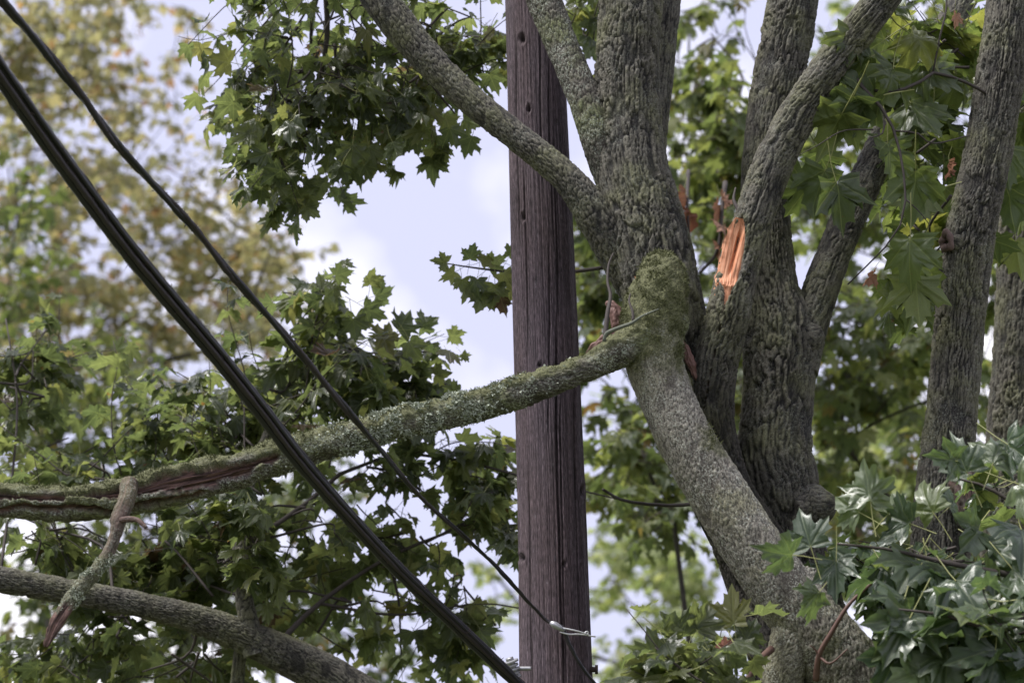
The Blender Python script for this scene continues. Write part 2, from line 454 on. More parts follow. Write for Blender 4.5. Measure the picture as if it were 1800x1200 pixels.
# ------------------------------------------------------------------ stems
def bark_disp(seed, cw, cl, amp, lump=0.03, taper_ok=True, extra=None):
    def f(SS, TH, P, RR, dirs):
        rm = RR.mean()
        nu = max(6, int(round(2 * math.pi * rm / cw)))
        wv = (noise3(P, 9.0, seed + 3) - 0.5) * 1.6; wu = (noise3(P, 14.0, seed + 4) - 0.5) * 1.1 + (noise3(P, 40.0, seed + 8) - 0.5) * 0.5
        U = TH / (2 * math.pi) * nu + wu; Vv = SS / cl + wv + (noise3(P, 60, seed + 9) - 0.5) * 0.25
        f1, f2, cid = worley(U, Vv, nu, seed)
        h = sstep(0.015, 0.26, f2 - f1) * (0.6 + 0.4 * cid)
        f1b, f2b, _ = worley(U * 2 + 0.37, Vv * 3.1 + (noise3(P, 90, seed + 31) - .5) * .8, nu * 2, seed + 50)
        h = h * (0.66 + 0.34 * sstep(0.02, 0.3, f2b - f1b)); h = h * (1 - 0.75 * sstep(0.60, 0.72, fbm(P * np.array([1, 1, 0.35]), 22.0, seed + 33)))
        dr = (h - 0.55) * amp * (0.55 + 0.9 * noise3(P, 3.5, seed + 34)) + (fbm(P, 5.0, seed + 5) - 0.5) * 2 * lump * RR + (fbm(P, 16.0, seed + 6, 2) - 0.5) * lump * 0.9 * RR
        A = {'h': h, 'wood': np.zeros_like(h), 'moss': np.zeros_like(h)}
        if extra is not None:
            dr, A = extra(dr, A, SS, TH, P, RR, dirs)
        return dr, A
    return f

def stem(name, pts, mat, parent, base, seed, cw=0.020, cl=0.17, amp=0.018, res=0.0052, lump=0.03, extra=None, world_pts=None):
    path = px_path(pts) + (world_pts or [])
    rm = np.mean([p[3] for p in path])
    nseg = int(np.clip(2 * math.pi * rm / res, 12, 230))
    V, F, uv, A = tube(path, res * 1.15, nseg, bark_disp(seed, cw, cl, amp, lump, extra=extra))
    o = mesh_from(name, V, F, mat, parent, base, attrs=A, uv=uv)
    return o, V, F, A

def vnormals(V, F):
    n = np.zeros_like(V)
    fn = np.cross(V[F[:, 1]] - V[F[:, 0]], V[F[:, 2]] - V[F[:, 0]])
    for c in range(3): np.add.at(n, F[:, c], fn)
    return n / np.maximum(np.linalg.norm(n, axis=1), 1e-12)[:, None]

def tufts(name, V, F, weight, n, length, mat, parent, base, seed, width=0.0035, jitter=0.7):
    """many short blades standing on a surface, one joined part"""
    rg = np.random.default_rng(seed)
    N = vnormals(V, F)
    w = np.clip(weight, 0, None) * sstep(0.38, 0.60, fbm(V, 24.0, seed + 400)) ** 1.5; w = w / w.sum()
    idx = rg.choice(len(V), n, p=w)
    P = V[idx] + rg.normal(0, 0.003, (n, 3)); D = N[idx] + rg.normal(0, jitter, (n, 3)); D /= np.linalg.norm(D, axis=1)[:, None]
    Sd = np.cross(D, rg.normal(0, 1, (n, 3))); Sd /= np.linalg.norm(Sd, axis=1)[:, None]
    Ln = rg.uniform(0.5, 1.2, n)[:, None] * length
    Wd = width * rg.uniform(0.6, 1.3, n)[:, None]
    VV = np.stack([P - D * 0.002 - Sd * Wd * .5, P - D * 0.002 + Sd * Wd * .5, P + D * Ln * 0.6 + Sd * Wd * .35, P + D * Ln], 1).reshape(-1, 3)
    b = np.arange(n)[:, None] * 4
    FF = np.vstack([b + np.array([[0, 1, 2]]), b + np.array([[0, 2, 3]])])
    o = mesh_from(name, VV, FF, mat, parent, base, smooth=False)
    o['kind'] = 'stuff'
    return o

# ------------------------------------------------------------------ leaves
HALF = [(0.0, 0.0), (0.11, -0.085), (0.30, -0.12), (0.55, -0.13), (0.47, 0.0), (0.47, 0.10), (0.41, 0.165), (0.52, 0.215), (0.66, 0.28),
        (0.575, 0.37), (0.66, 0.58), (0.50, 0.52), (0.41, 0.585), (0.34, 0.53), (0.265, 0.50), (0.23, 0.63), (0.25, 0.77), (0.135, 0.775), (0.085, 0.88), (0.0, 1.04)]
HALF_LOW = [(0.0, 0.0), (0.30, -0.12), (0.55, -0.11), (0.43, 0.17), (0.66, 0.28), (0.64, 0.58), (0.29, 0.50), (0.25, 0.76), (0.0, 1.04)]
def leaf_template(half, rings, fold, droop, curl, seed, stalk=True):
    rg = np.random.default_rng(seed)
    rt = np.array(half); lf = rt[1:-1][::-1] * np.array([-1, 1])
    ol = np.vstack([rt, lf])
    ol = ol * (1 + rg.normal(0, 0.03, ol.shape)); ol[:, 0] *= rg.uniform(0.93, 1.05)
    c = np.array([0, 0.2]); n = len(ol)
    pts = [c[None]]
    for r in rings: pts.append(c + (ol - c) * r)
    P = np.vstack(pts)
    F = []
    for j in range(n): F.append((0, 1 + j, 1 + (j + 1) % n))
    for k_ in range(len(rings) - 1):
        a = 1 + k_ * n; b = a + n
        for j in range(n):
            j2 = (j + 1) % n
            F.append((a + j, b + j, b + j2)); F.append((a + j, b + j2, a + j2))
    x, y = P[:, 0], P[:, 1]
    rad = np.hypot(x, y); ang = np.abs(np.arctan2(np.abs(x), y))
    dv = np.min(np.abs(ang[:, None] - np.array([0, .86, 1.62])), axis=1) * rad
    z = fold * np.abs(x) + 0.28 * dv - droop * rad ** 2 + curl * np.sin(3.1 * x + 4 * y + seed) * rad + 1.5 * curl * np.sin(2.0 * np.arctan2(x, y) + 1.7 * seed) * rad + 0.6 * curl * np.sin(13 * x + 3 * seed) * np.cos(11 * y + seed)
    V = np.stack([x, y, z], 1)
    F = np.array(F); uv = np.stack([x, y], 1); mi = np.zeros(len(F), int)
    if stalk:
        q = len(V); w = 0.013
        L0 = [(-0.0, 0.03, 0.004), (0, -0.35, -0.06), (0, -0.85, 0.02)]
        sv = []
        for (a, b, cc) in L0: sv += [(a - w, b, cc), (a + w, b, cc), (a, b, cc + 1.6 * w)]
        V = np.vstack([V, np.array(sv)]); uv = np.vstack([uv, np.full((9, 2), 0.9)])
        sf = []
        for s_ in range(2):
            for j in range(3):
                a = q + s_ * 3 + j; b = q + s_ * 3 + (j + 1) % 3
                sf += [(a, b, b + 3), (a, b + 3, a + 3)]
        F = np.vstack([F, sf]); mi = np.concatenate([mi, np.ones(len(sf), int)])
    return V, F, uv, mi
def ragged(t, seed):
    V, F, uv, mi = t; rg = np.random.default_rng(seed); V = V.copy()
    n = (len(V) - 10) // 3; o_ = 1 + 2 * n
    for j in rg.choice(n, 7, replace=False): V[o_ + j] = V[o_ - n + j] * 0.8 + V[o_ + j] * 0.2
    return V, F, uv, mi
NEAR = [leaf_template(HALF, (0.4, 0.72, 1.0), f, d, c, s) for s, (f, d, c) in enumerate([(0.12, 0.22, 0.10), (-0.10, 0.30, 0.14), (0.30, 0.12, 0.10), (0.05, 0.50, 0.16), (-0.25, 0.2, 0.12), (0.45, 0.35, 0.10), (-0.05, 0.75, 0.15), (0.2, -0.2, 0.14)])]
NEAR += [ragged(NEAR[i], 70 + i) for i in (0, 2, 4)]
MIDT = [leaf_template(HALF, (1.0,), f, d, c, s) for s, (f, d, c) in enumerate([(0.12, 0.25, 0.10), (-0.15, 0.3, 0.14), (0.3, 0.5, 0.12), (-0.3, 0.6, 0.12), (0.4, 0.1, 0.1)])]
FART = [leaf_template(HALF_LOW, (1.0,), f, d, c, s, stalk=False) for s, (f, d, c) in enumerate([(0.15, 0.25, 0.04), (-0.15, 0.3, 0.06), (0.25, 0.4, 0.05)])]

def basis_from(d, n):
    d = d / np.linalg.norm(d, axis=-1, keepdims=True)
    n = n - d * np.sum(n * d, -1, keepdims=True); n = n / np.linalg.norm(n, axis=-1, keepdims=True)
    return np.cross(d, n), d, n       # x = side, y = tip, z = normal

def leaf_mesh_joined(name, leaves, templates, mats, parent, base, seed):
    rg = np.random.default_rng(seed)
    P = np.array([l[0] for l in leaves]); D = np.array([l[1] for l in leaves]); Nn = np.array([l[2] for l in leaves]); S = np.array([l[3] for l in leaves])
    X, Yv, Z = basis_from(D, Nn)
    which = rg.integers(0, len(templates), len(P)); Vs, Fs, UVs, RN, MI, off = [], [], [], [], [], 0
    for t, (tv, tf, tuv, mi) in enumerate(templates):
        k_ = np.where(which == t)[0]
        if not len(k_): continue
        sx = rg.uniform(0.88, 1.1, len(k_))
        loc = (X[k_][:, None] * (tv[None, :, 0:1] * sx[:, None, None]) + Yv[k_][:, None] * tv[None, :, 1:2] + Z[k_][:, None] * tv[None, :, 2:3] * rg.uniform(0.5, 1.6, (len(k_), 1, 1))) * S[k_][:, None, None] + P[k_][:, None]
        nv = len(tv)
        Vs.append(loc.reshape(-1, 3)); Fs.append((tf[None] + (np.arange(len(k_)) * nv)[:, None, None]).reshape(-1, 3) + off)
        UVs.append(np.tile(tuv, (len(k_), 1))); RN.append(np.repeat(rg.uniform(0, 1, len(k_)), nv)); MI.append(np.tile(mi, len(k_)))
        off += nv * len(k_)
    o = mesh_from(name, np.vstack(Vs), np.vstack(Fs), None, parent, base, attrs={'rnd': np.concatenate(RN)}, uv=np.vstack(UVs), matidx=np.concatenate(MI), mats=mats)
    o['kind'] = 'stuff'
    return o

LEAF_MESH = {}
def leaf_data(i, matkey):
    if (i, matkey) not in LEAF_MESH:
        tv, tf, tuv, mi = NEAR[i]
        o = mesh_from('leaf', tv, tf, None, uv=tuv, matidx=mi, mats=[M[matkey], M['stalk']])
        LEAF_MESH[(i, matkey)] = o.data
        bpy.data.objects.remove(o)
    return LEAF_MESH[(i, matkey)]
def leaf_object(l, matkey, parent, base, rg):
    p, d, n, s = l[:4]
    X, Yv, Z = basis_from(np.asarray(d)[None], np.asarray(n)[None])
    o = bpy.data.objects.new('leaf', leaf_data(int(rg.integers(0, len(NEAR))), matkey)); COL.objects.link(o)
    m = Matrix.Identity(4); wx, wz = rg.uniform(0.85, 1.08), rg.uniform(0.45, 1.35)
    for r_ in range(3):
        m[r_][0] = X[0][r_] * s * wx; m[r_][1] = Yv[0][r_] * s; m[r_][2] = Z[0][r_] * s * wz; m[r_][3] = p[r_] - base[r_]
    o.parent = parent; o.matrix_basis = m
    return o

class Foliage:
    """sprays of leaves on twigs for one tree"""
    def __init__(s, seed): s.rg = np.random.default_rng(seed); s.leaves = []; s.tw = MB(); s.fixed = []
    def twig(s, pts, r0, r1, nseg=5):
        n = len(pts); path = [list(p) + [r0 + (r1 - r0) * i / (n - 1)] for i, p in enumerate(pts)]
        L_ = sum(np.linalg.norm(np.array(pts[i + 1]) - np.array(pts[i])) for i in range(n - 1))
        V, F = simple_tube(path, nseg, max(0.03, L_ / 10)); s.tw.add(V, F)
    def spray(s, start, dirv, length, size, n, droop=(0.1, 1.1), r=0.004, spread=1.0):
        rg = s.rg
        d = np.asarray(dirv, float); d /= np.linalg.norm(d)
        pts = [np.asarray(start, float)]; m = 5
        for i in range(m):
            d = d + rg.normal(0, 0.16, 3) + np.array([0, 0, -0.05]); d /= np.linalg.norm(d)
            pts.append(pts[-1] + d * length / m)
        s.twig(pts, r, r * 0.45, 4)
        pts = np.array(pts)
        for i in range(n):
            t = (i + 0.6) / n * m * 0.97 + 0.02; k_ = min(int(t), m - 1); q = pts[k_] + (pts[k_ + 1] - pts[k_]) * (t - k_)
            phi = rg.uniform(0, 2 * math.pi)
            hd = np.array([math.cos(phi), math.sin(phi), 0]) + 0.5 * d
            dl = hd + np.array([0, 0, -rg.uniform(*droop)]); dl /= np.linalg.norm(dl)
            up = np.array([0, 0, 1.0]) + rg.normal(0, 0.35, 3)
            sz = size * rg.uniform(0.65, 1.15)
            st = hd / np.linalg.norm(hd) * sz * 0.85 * 0.8 * spread + np.array([0, 0, -0.15 * sz])
            s.leaves.append((q + st, dl, up, sz))
    def clump(s, px, py, Y, rx, ry, n_spray, size, depth=None, length=(0.35, 0.8), npl=(7, 12), hub=None, r=0.004, droop=(0.1, 1.1), hubr=0.012, out=None):
        rg = s.rg; c = at(px, py, Y); k_ = mpp(px, py, Y); dz = depth if depth is not None else 0.5 * (rx + ry) * k_
        hubp = np.asarray(hub, float) if hub is not None else c + np.array([0, 0, -ry * k_ * 0.2])
        for i in range(n_spray):
            v = rg.normal(0, 1, 3); v /= np.linalg.norm(v); v *= rg.uniform(0.1, 1) ** 0.45
            q = c + RGT * v[0] * rx * k_ + UPV * v[1] * ry * k_ + np.array([0, 1, 0]) * v[2] * dz
            dr = q - hubp; dn = np.linalg.norm(dr) + 1e-6
            ln = rg.uniform(*length)
            dirv = dr / dn + rg.normal(0, 0.45, 3) + np.array([0, 0, 0.1])
            if out is not None: dirv = dirv + np.asarray(out)
            dirv /= np.linalg.norm(dirv)
            st = q - dirv * ln * 0.5
            mid = (hubp + st) / 2 + rg.normal(0, 0.09 * dn, 3) + np.array([0, 0, 0.05 * dn])
            if i % 3 == 0: s.twig([hubp + rg.normal(0, 0.08, 3), mid, st], hubr * 0.6, r * 0.8, 4)
            s.spray(st, dirv, ln, size, int(rg.integers(*npl)), droop, r)
    def finish(s, parent, base, matkey, n_obj, templates, seed, twigname='twigs', twigmat='twig', stalkmat='stalk'):
        rg = np.random.default_rng(seed)
        if s.leaves:
            P = np.array([l[0] for l in s.leaves]); S = np.array([l[3] for l in s.leaves])
            x, y, z = proj(P); inside = (x > -30) & (x < 1830) & (y > -30) & (y < 1230)
            score = np.where(inside, S / z, -1)
            n_pick = max(0, n_obj - len(s.fixed))
            order = np.argsort(-score)[:n_pick] if n_pick else []
            pick = set(int(i) for i in order if score[i] > 0)
            for i in sorted(pick): leaf_object(s.leaves[i], matkey, parent, base, rg)
            rest = [l for i, l in enumerate(s.leaves) if i not in pick]
            if rest: leaf_mesh_joined('foliage', rest, templates, [M[matkey], M[stalkmat]], parent, base, seed)
        for l in s.fixed: leaf_object(l, l[4] or matkey, parent, base, rg)
        if s.tw.n:
            o = s.tw.build(twigname, M[twigmat], parent, base); o['kind'] = 'stuff'
    def leaf_at(s, px, py, Y, size_px, ang, pitch=0.0, roll=0.0, top=True, mat=None):
        """one leaf, base of the blade near (px,py), tip towards `ang` degrees in view (0 right, 90 up)"""
        k_ = mpp(px, py, Y); a = R(ang)
        tip = RGT * math.cos(a) + UPV * math.sin(a); side = -RGT * math.sin(a) + UPV * math.cos(a)
        n = -FWD if top else FWD
        if top: pitch = abs(pitch) * (1 if math.sin(a) < 0.25 else -1)      # upper side leans to the sky
        p_, r_ = R(pitch), R(roll)
        t2 = tip * math.cos(p_) + (-FWD) * math.sin(p_)
        n2 = n * math.cos(p_) * (1) + (-tip if top else tip) * math.sin(p_)
        n3 = n2 * math.cos(r_) + side * math.sin(r_)
        s.fixed.append((at(px, py, Y), t2, n3, size_px * k_, mat))

TIERS = None
def base_of(px, Y):
    p = at(px, 600, Y); return np.array([p[0], Y, 0.0])

# ================================================================== utility pole
def utility_pole():
    Y = 10.05
    pts = [(930, -140, Y, 98), (937, 0, Y, 99), (948, 300, Y, 108), (959, 600, Y, 114), (970, 900, Y, 122), (978, 1200, Y, 126)]
    path = px_path(pts)
    a, b = np.array(path[-2]), np.array(path[-1])
    t = (b[2] + 0.3) / (a[2] - b[2]); low = b + (b - a) * t; low[3] = b[3] + 0.02
    top = np.array(path[0]) + (np.array(path[0]) - np.array(path[1])) * 6; top[3] = path[0][3] * 0.93
    base = np.array([low[0], low[1], 0.0])
    t_ = thing('utility_pole', 'weathered purple-brown wooden utility pole with long vertical cracks', 'utility pole', base)
    knots = [(917, 68, 6, 8), (929, 191, 4, 6), (919, 381, 4, 7), (992, 990, 4, 5), (1024, 862, 4, 10), (916, 980, 6, 6), (948, 640, 3, 3)]
    checks = [(977, 560, 990, 1200, 1.7, 0.022), (987, 700, 994, 1200, 1.2, 0.014), (963, 440, 966, 760, 1.2, 0.010), (905, 60, 911, 420, 1.7, 0.010), (948, 30, 955, 330, 1.5, 0.008), (965, 100, 972, 420, 1.4, 0.008), (930, 830, 934, 1200, 1.5, 0.008), (1010, 620, 1020, 1150, 1.5, 0.009), (975, 250, 980, 560, 1.6, 0.010), (920, 300, 926, 640, 1.3, 0.007)]
    def disp(SS, TH, P, RR, dirs):
        sh = P.shape[:2]; Q = P.reshape(-1, 3)
        U = (TH * RR.mean())
        G = np.stack([np.cos(TH) * 42, np.sin(TH) * 42, SS * 0.6], -1)
        g = noise3(G, 1.0, 3) * 0.5 + noise3(G * np.array([2.6, 2.6, 1.7]), 1.0, 4) * 0.5
        dr = (sstep(0.25, 0.6, g) - 0.7) * 0.0035 + (noise3(P * np.array([1, 1, .4]), 3.0, 8) - 0.5) * 0.012
        x, y, z = proj(Q); x = x.reshape(sh); y = y.reshape(sh)
        front = (dirs @ FWD) < 0.15
        wob = (noise3(np.stack([0 * SS, 0 * SS, SS], -1), 4.0, 12) - 0.5) * 5
        kn = np.zeros(sh)
        for (x0, y0, x1, y1, w, dp) in checks:
            xc = x0 + (x1 - x0) * (y - y0) / (y1 - y0) + wob
            m = np.exp(-((x - xc) / w) ** 2) * sstep(y0 - 40, y0 + 60, y) * (1 - sstep(y1 - 60, y1 + 40, y)) * front
            dr -= m * dp; kn = np.maximum(kn, m * 0.75)
        for (kx, ky, a_, b_) in knots:
            q = ((x - kx) / a_) ** 2 + ((y - ky) / b_) ** 2
            m = np.exp(-q * 1.3) * front; ring = np.exp(-((np.sqrt(q) - 1.5) / 0.5) ** 2) * front
            dr += ring * 0.004 - m * 0.022; kn = np.maximum(kn, np.clip(m * 1.3 - 0.15, 0, 1))
        return dr, {'knot': kn}
    # fine only where it is seen
    seg = [list(low), list(b), *[list(p) for p in path[::-1][1:]], list(top)]
    V, F, uv, A = tube(seg, 0.013, 380, disp)
    mesh_from('shaft', V, F, M['pole'], t_, base, attrs=A, uv=uv)
    # bolt through the right edge
    mb = MB(); p = at(1036, 1176, 10.0); k_ = mpp(1036, 1176, 10.0)
    V, F = simple_tube([list(p) + [5 * k_], list(p + RGT * 14 * k_) + [5 * k_]], 10, 0.01); mb.add(V, F)
    V, F = simple_tube([list(p + RGT * 10 * k_) + [9 * k_], list(p + RGT * 15 * k_) + [9 * k_]], 6, 0.01); mb.add(V, F)
    mb.build('bolt', M['rootlet'], t_, base, smooth=False)
    return t_
utility_pole()

# ================================================================== the broken multi-stemmed maple
MB_ = np.array([1.36, 9.55, 0.0])
maple = thing('maple_tree', 'furrowed multi-stemmed maple with a snapped mossy limb and an orange torn wound', 'tree', MB_)
def S(name, pts, mat='bark', seed=1, **kw):
    return stem(name, pts, M[mat], maple, MB_, seed, **kw)
GR = [[1.40, 9.6, 1.2, 0.36], [1.38, 9.56, 0.55, 0.42], [1.36, 9.55, -0.1, 0.58]]
S('trunk', [(1470, 1235, 9.55, 240), (1490, 1420, 9.55, 280), (1500, 1700, 9.55, 290)], seed=3, res=0.014, world_pts=GR)
def shade_extra(dr, A, SS, TH, P, RR, dirs):
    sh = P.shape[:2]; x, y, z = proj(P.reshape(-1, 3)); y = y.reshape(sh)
    A['painted_shade'] = sstep(560, 820, y + (fbm(P, 8.0, 39) - 0.5) * 300)  # shade behind the leaning stem, painted into the lower bark
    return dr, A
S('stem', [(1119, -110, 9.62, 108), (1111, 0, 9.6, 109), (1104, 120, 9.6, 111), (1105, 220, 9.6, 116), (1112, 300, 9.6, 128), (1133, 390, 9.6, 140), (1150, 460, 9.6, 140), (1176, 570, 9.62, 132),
            (1215, 720, 9.70, 116), (1268, 870, 9.76, 108), (1308, 960, 9.78, 104), (1346, 1070, 9.78, 106), (1400, 1200, 9.62, 140), (1460, 1380, 9.6, 180)], seed=11, amp=0.020, extra=shade_extra)
S('stem', [(1176, -110, 9.86, 52), (1170, 0, 9.85, 52), (1158, 120, 9.82, 54), (1142, 240, 9.78, 60), (1135, 340, 9.7, 66)], seed=12, amp=0.010)
# leaning stem, its torn top lying against the main stem
def lean_extra(dr, A, SS, TH, P, RR, dirs):
    sh = P.shape[:2]; x, y, z = proj(P.reshape(-1, 3)); y = y.reshape(sh); x = x.reshape(sh)
    nz = fbm(P, 14.0, 77)
    top = 1 - sstep(575, 690, y + (nz - 0.5) * 220)
    A['moss'] = top * sstep(0.2, 0.5, fbm(P, 45.0, 78) * 0.75 + 0.25)
    patch = sstep(0.60, 0.72, fbm(P, 6.0, 79) + 0.22 * (dirs[..., 2])) * 0.7 * sstep(640, 720, y)
    A['moss'] = np.maximum(A['moss'], patch)
    dr = dr + top * ((fbm(P, 22.0, 80) - 0.42) * 0.036 + (fbm(P, 70.0, 81) - 0.5) * 0.014)
    return dr, A
lo, lV, lF, lA = S('leaning_stem', [(1168, 452, 9.40, 34), (1166, 470, 9.38, 66), (1160, 505, 9.35, 92), (1150, 550, 9.33, 108), (1146, 600, 9.33, 108), (1153, 650, 9.33, 98), (1174, 705, 9.33, 96), (1207, 775, 9.33, 99), (1260, 863, 9.33, 103),
            (1320, 957, 9.33, 108), (1372, 1032, 9.34, 112), (1432, 1108, 9.36, 124), (1500, 1205, 9.4, 150), (1530, 1330, 9.5, 190)], 'bark_pale', 21, amp=0.007, cw=0.013, cl=0.024, res=0.006, lump=0.035, extra=lean_extra)
tufts('moss', lV, lF, lA['moss'] ** 2 * (lV[:, 1] < 9.42), 6500, 0.015, M['moss'], lo, MB_, 5)
for o_ in list(lo.children): pass
S('leaning_stem', [(1425, 1010, 9.40, 60), (1402, 1080, 9.36, 78), (1388, 1140, 9.34, 74), (1374, 1220, 9.36, 80), (1400, 1340, 9.5, 120)], 'bark_pale', 22, amp=0.007, cw=0.013, cl=0.024)
# stem with the torn wound
WC = (1288, 456)
def wound_extra(dr, A, SS, TH, P, RR, dirs):
    sh = P.shape[:2]; x, y, z = proj(P.reshape(-1, 3)); y = y.reshape(sh); x = x.reshape(sh)
    xc = 1288.5 - (y - 455) * 0.20
    hw = np.interp(y, [378, 390, 410, 440, 468, 490, 503, 520, 538], [0.5, 5, 11, 16, 18, 16, 9, 5, 0.5])
    nn = fbm(P, 60.0, 37)
    q = np.abs(x - xc) / hw + (nn - 0.5) * 0.32
    fr = (dirs @ FWD) < 0.35
    m = (1 - sstep(0.85, 1.1, q)) * fr
    lip = np.exp(-((q - 1.3) / 0.25) ** 2) * fr * (y > 385) * (y < 520)
    dr = dr * (1 - m) - m * 0.06 + lip * 0.004
    A['wood'] = np.maximum(A['wood'], m)
    A['painted_shade'] = sstep(560, 780, y + (fbm(P, 9.0, 38) - 0.5) * 260 + (x - xc) * 1.2)  # lower stem painted darker for the shade in the crotch
    return dr, A
cY = 9.42
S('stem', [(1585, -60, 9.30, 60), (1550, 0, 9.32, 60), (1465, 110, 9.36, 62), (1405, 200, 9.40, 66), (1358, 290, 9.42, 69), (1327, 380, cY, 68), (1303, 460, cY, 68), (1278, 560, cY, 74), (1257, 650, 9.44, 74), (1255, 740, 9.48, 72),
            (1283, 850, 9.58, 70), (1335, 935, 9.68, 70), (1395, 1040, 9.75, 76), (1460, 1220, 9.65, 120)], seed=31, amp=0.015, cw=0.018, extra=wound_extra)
# upright stem behind it with the fork and its knobs
S('stem', [(1407, -110, 9.84, 88), (1394, 0, 9.84, 88), (1376, 100, 9.84, 88), (1356, 210, 9.84, 87), (1345, 330, 9.84, 84), (1349, 430, 9.84, 84), (1357, 510, 9.84, 98), (1369, 590, 9.84, 126), (1369, 690, 9.84, 124), (1360, 790, 9.84, 132),
            (1372, 850, 9.86, 132), (1385, 920, 9.90, 112), (1418, 1010, 9.92, 90), (1450, 1120, 9.9, 100), (1480, 1300, 9.7, 180)], seed=41, amp=0.019)
S('limb', [(1735, -60, 10.6, 44), (1700, -10, 10.55, 46), (1640, 95, 10.4, 50), (1578, 205, 10.2, 56), (1530, 300, 10.0, 58), (1490, 390, 9.9, 59), (1455, 475, 9.86, 60), (1425, 560, 9.86, 68), (1398, 650, 9.84, 80)], seed=42, amp=0.010, cw=0.016)
S('knob', [(1385, 610, 9.82, 40), (1412, 596, 9.80, 64), (1432, 588, 9.79, 52), (1446, 582, 9.78, 22)], seed=43, lump=0.12, amp=0.004, cl=0.06)
S('knob', [(1395, 900, 9.78, 60), (1424, 890, 9.80, 80), (1450, 886, 9.78, 60), (1467, 882, 9.78, 26)], seed=44, lump=0.14, amp=0.004, cl=0.06)
# limbs crossing the pole
S('limb', [(560, -130, 9.62, 60), (640, -40, 9.62, 62), (690, 30, 9.62, 62), (760, 112, 9.62, 57), (830, 178, 9.6, 51), (900, 234, 9.58, 50), (960, 281, 9.56, 51), (1008, 326, 9.55, 56), (1050, 385, 9.57, 70), (1100, 470, 9.62, 70), (1140, 560, 9.66, 50)], seed=51, amp=0.008, cw=0.015, cl=0.04)
S('limb', [(915, -120, 9.66, 60), (956, 0, 9.64, 60), (984, 70, 9.62, 57), (1008, 128, 9.6, 57), (1034, 190, 9.58, 60), (1062, 262, 9.59, 70), (1095, 350, 9.63, 70), (1125, 440, 9.66, 50)], 'bark_moss', 52, amp=0.008, cw=0.015, cl=0.04)

# snapped limb hanging out to the left
def snapped_extra(dr, A, SS, TH, P, RR, dirs):
    sh = P.shape[:2]; x, y, z = proj(P.reshape(-1, 3)); y = y.reshape(sh); x = x.reshape(sh)
    up = dirs[..., 2]; fr = -(dirs @ FWD)
    n1 = fbm(P, 11.0, 61); n2 = fbm(P, 45.0, 62); n3 = fbm(P, 4.5, 63)
    ang = np.arctan2(up, fr)                                  # 0 faces the camera, + towards the top
    # dead strip with the bark gone: two long splits on the face
    left = 1 - sstep(455, 520, x + (n1 - 0.5) * 60)
    c1 = 0.10 + 0.2 * np.sin(x / 95.0) + (n1 - 0.5) * 0.9 + (n2 - 0.5) * 0.5
    strip = left * np.exp(-((ang - c1) / np.maximum(0.12, 0.44 + 1.1 * (n3 - 0.5))) ** 2) * sstep(-0.2, 0.2, fr)
    strip2 = left * (1 - sstep(330, 400, x)) * np.exp(-((ang + 0.72 - 0.18 * np.sin(x / 60.0) - (n1 - 0.5) * 0.7) / (0.10 + 0.2 * n3)) ** 2) * (fr > 0)
    wood = sstep(0.3, 0.6, strip); wood = np.maximum(wood, sstep(0.35, 0.7, strip2))
    moss = sstep(0.05, 0.55, up * 0.85 + (n1 - 0.5) * 1.5 + 0.12) * (1 - wood)
    A['moss'] = moss * sstep(0.28, 0.5, n2 * 0.8 + 0.2); A['wood'] = wood
    lump = moss * ((n1 - 0.38) * 0.032 + (n2 - 0.4) * 0.022) + (fbm(P, 28.0, 64) - 0.5) * 0.02 * (1 - wood)
    fibre = (noise3(np.stack([x * 0.012, ang * 9 + n1 * 2, ang * 0], -1), 1.0, 65) - 0.5) * 0.03
    dr = dr * (1 - wood) + lump - wood * 0.030 + wood * fibre + (n3 - 0.5) * 0.03
    return dr, A
so, sV, sF, sA = S('snapped_limb', [(1188, 560, 9.36, 58), (1150, 585, 9.30, 70), (1110, 608, 9.27, 64), (1060, 634, 9.26, 55), (1000, 660, 9.26, 51), (900, 694, 9.28, 52), (800, 724, 9.30, 55), (700, 748, 9.32, 54), (600, 773, 9.34, 52), (500, 803, 9.34, 56),
            (400, 834, 9.32, 58), (300, 856, 9.30, 62), (200, 879, 9.28, 62), (100, 885, 9.26, 62), (0, 877, 9.24, 60), (-140, 868, 9.22, 60)], 'bark_moss', 61, amp=0.006, cw=0.016, cl=0.03, res=0.0055, lump=0.04, extra=snapped_extra)
wgt = sA['moss'] ** 2
tufts('moss', sV, sF, wgt * np.where(sV[:, 0] < -0.8, 1.0, 0.45), 6500, 0.012, M['moss'], so, MB_, 6)
xs_, ys_, _ = proj(sV)
tufts('lichen', sV, sF, sA['h'] * np.exp(-((xs_ - 730) / 120) ** 2) * (vnormals(sV, sF)[:, 1] < 0.1), 3500, 0.013, M['lichen'], so, MB_, 7, width=0.009, jitter=1.0)

# dead twig stub hanging from it
def twig_extra(dr, A, SS, TH, P, RR, dirs):
    sh = P.shape[:2]; x, y, z = proj(P.reshape(-1, 3)); y = y.reshape(sh)
    n1 = fbm(P, 30.0, 91)
    bare = 1 - sstep(960, 1000, y + (n1 - .5) * 60)
    torn = sstep(1058, 1075, y + (n1 - .5) * 40)
    A['moss'] = np.clip(1 - bare - torn, 0, 1) * sstep(0.3, 0.6, fbm(P, 90., 92) * .8 + .25) * 0.5
    A['wood'] = np.maximum(torn, bare * 0.55); A['h'] = A['h'] * (1 - bare) + bare * (0.3 + 0.6 * n1)
    fibre = (noise3(np.stack([TH * 5, TH * 0, SS * 3], -1), 1.0, 95) - 0.5)
    dr = dr * np.where(bare + torn > 0.5, 0.35, 1.0) + (fbm(P, 40., 96) - 0.5) * 0.010 + (1 - bare - torn).clip(0, 1) * (n1 - 0.3) * 0.014 + torn * fibre * 0.018
    return dr, A
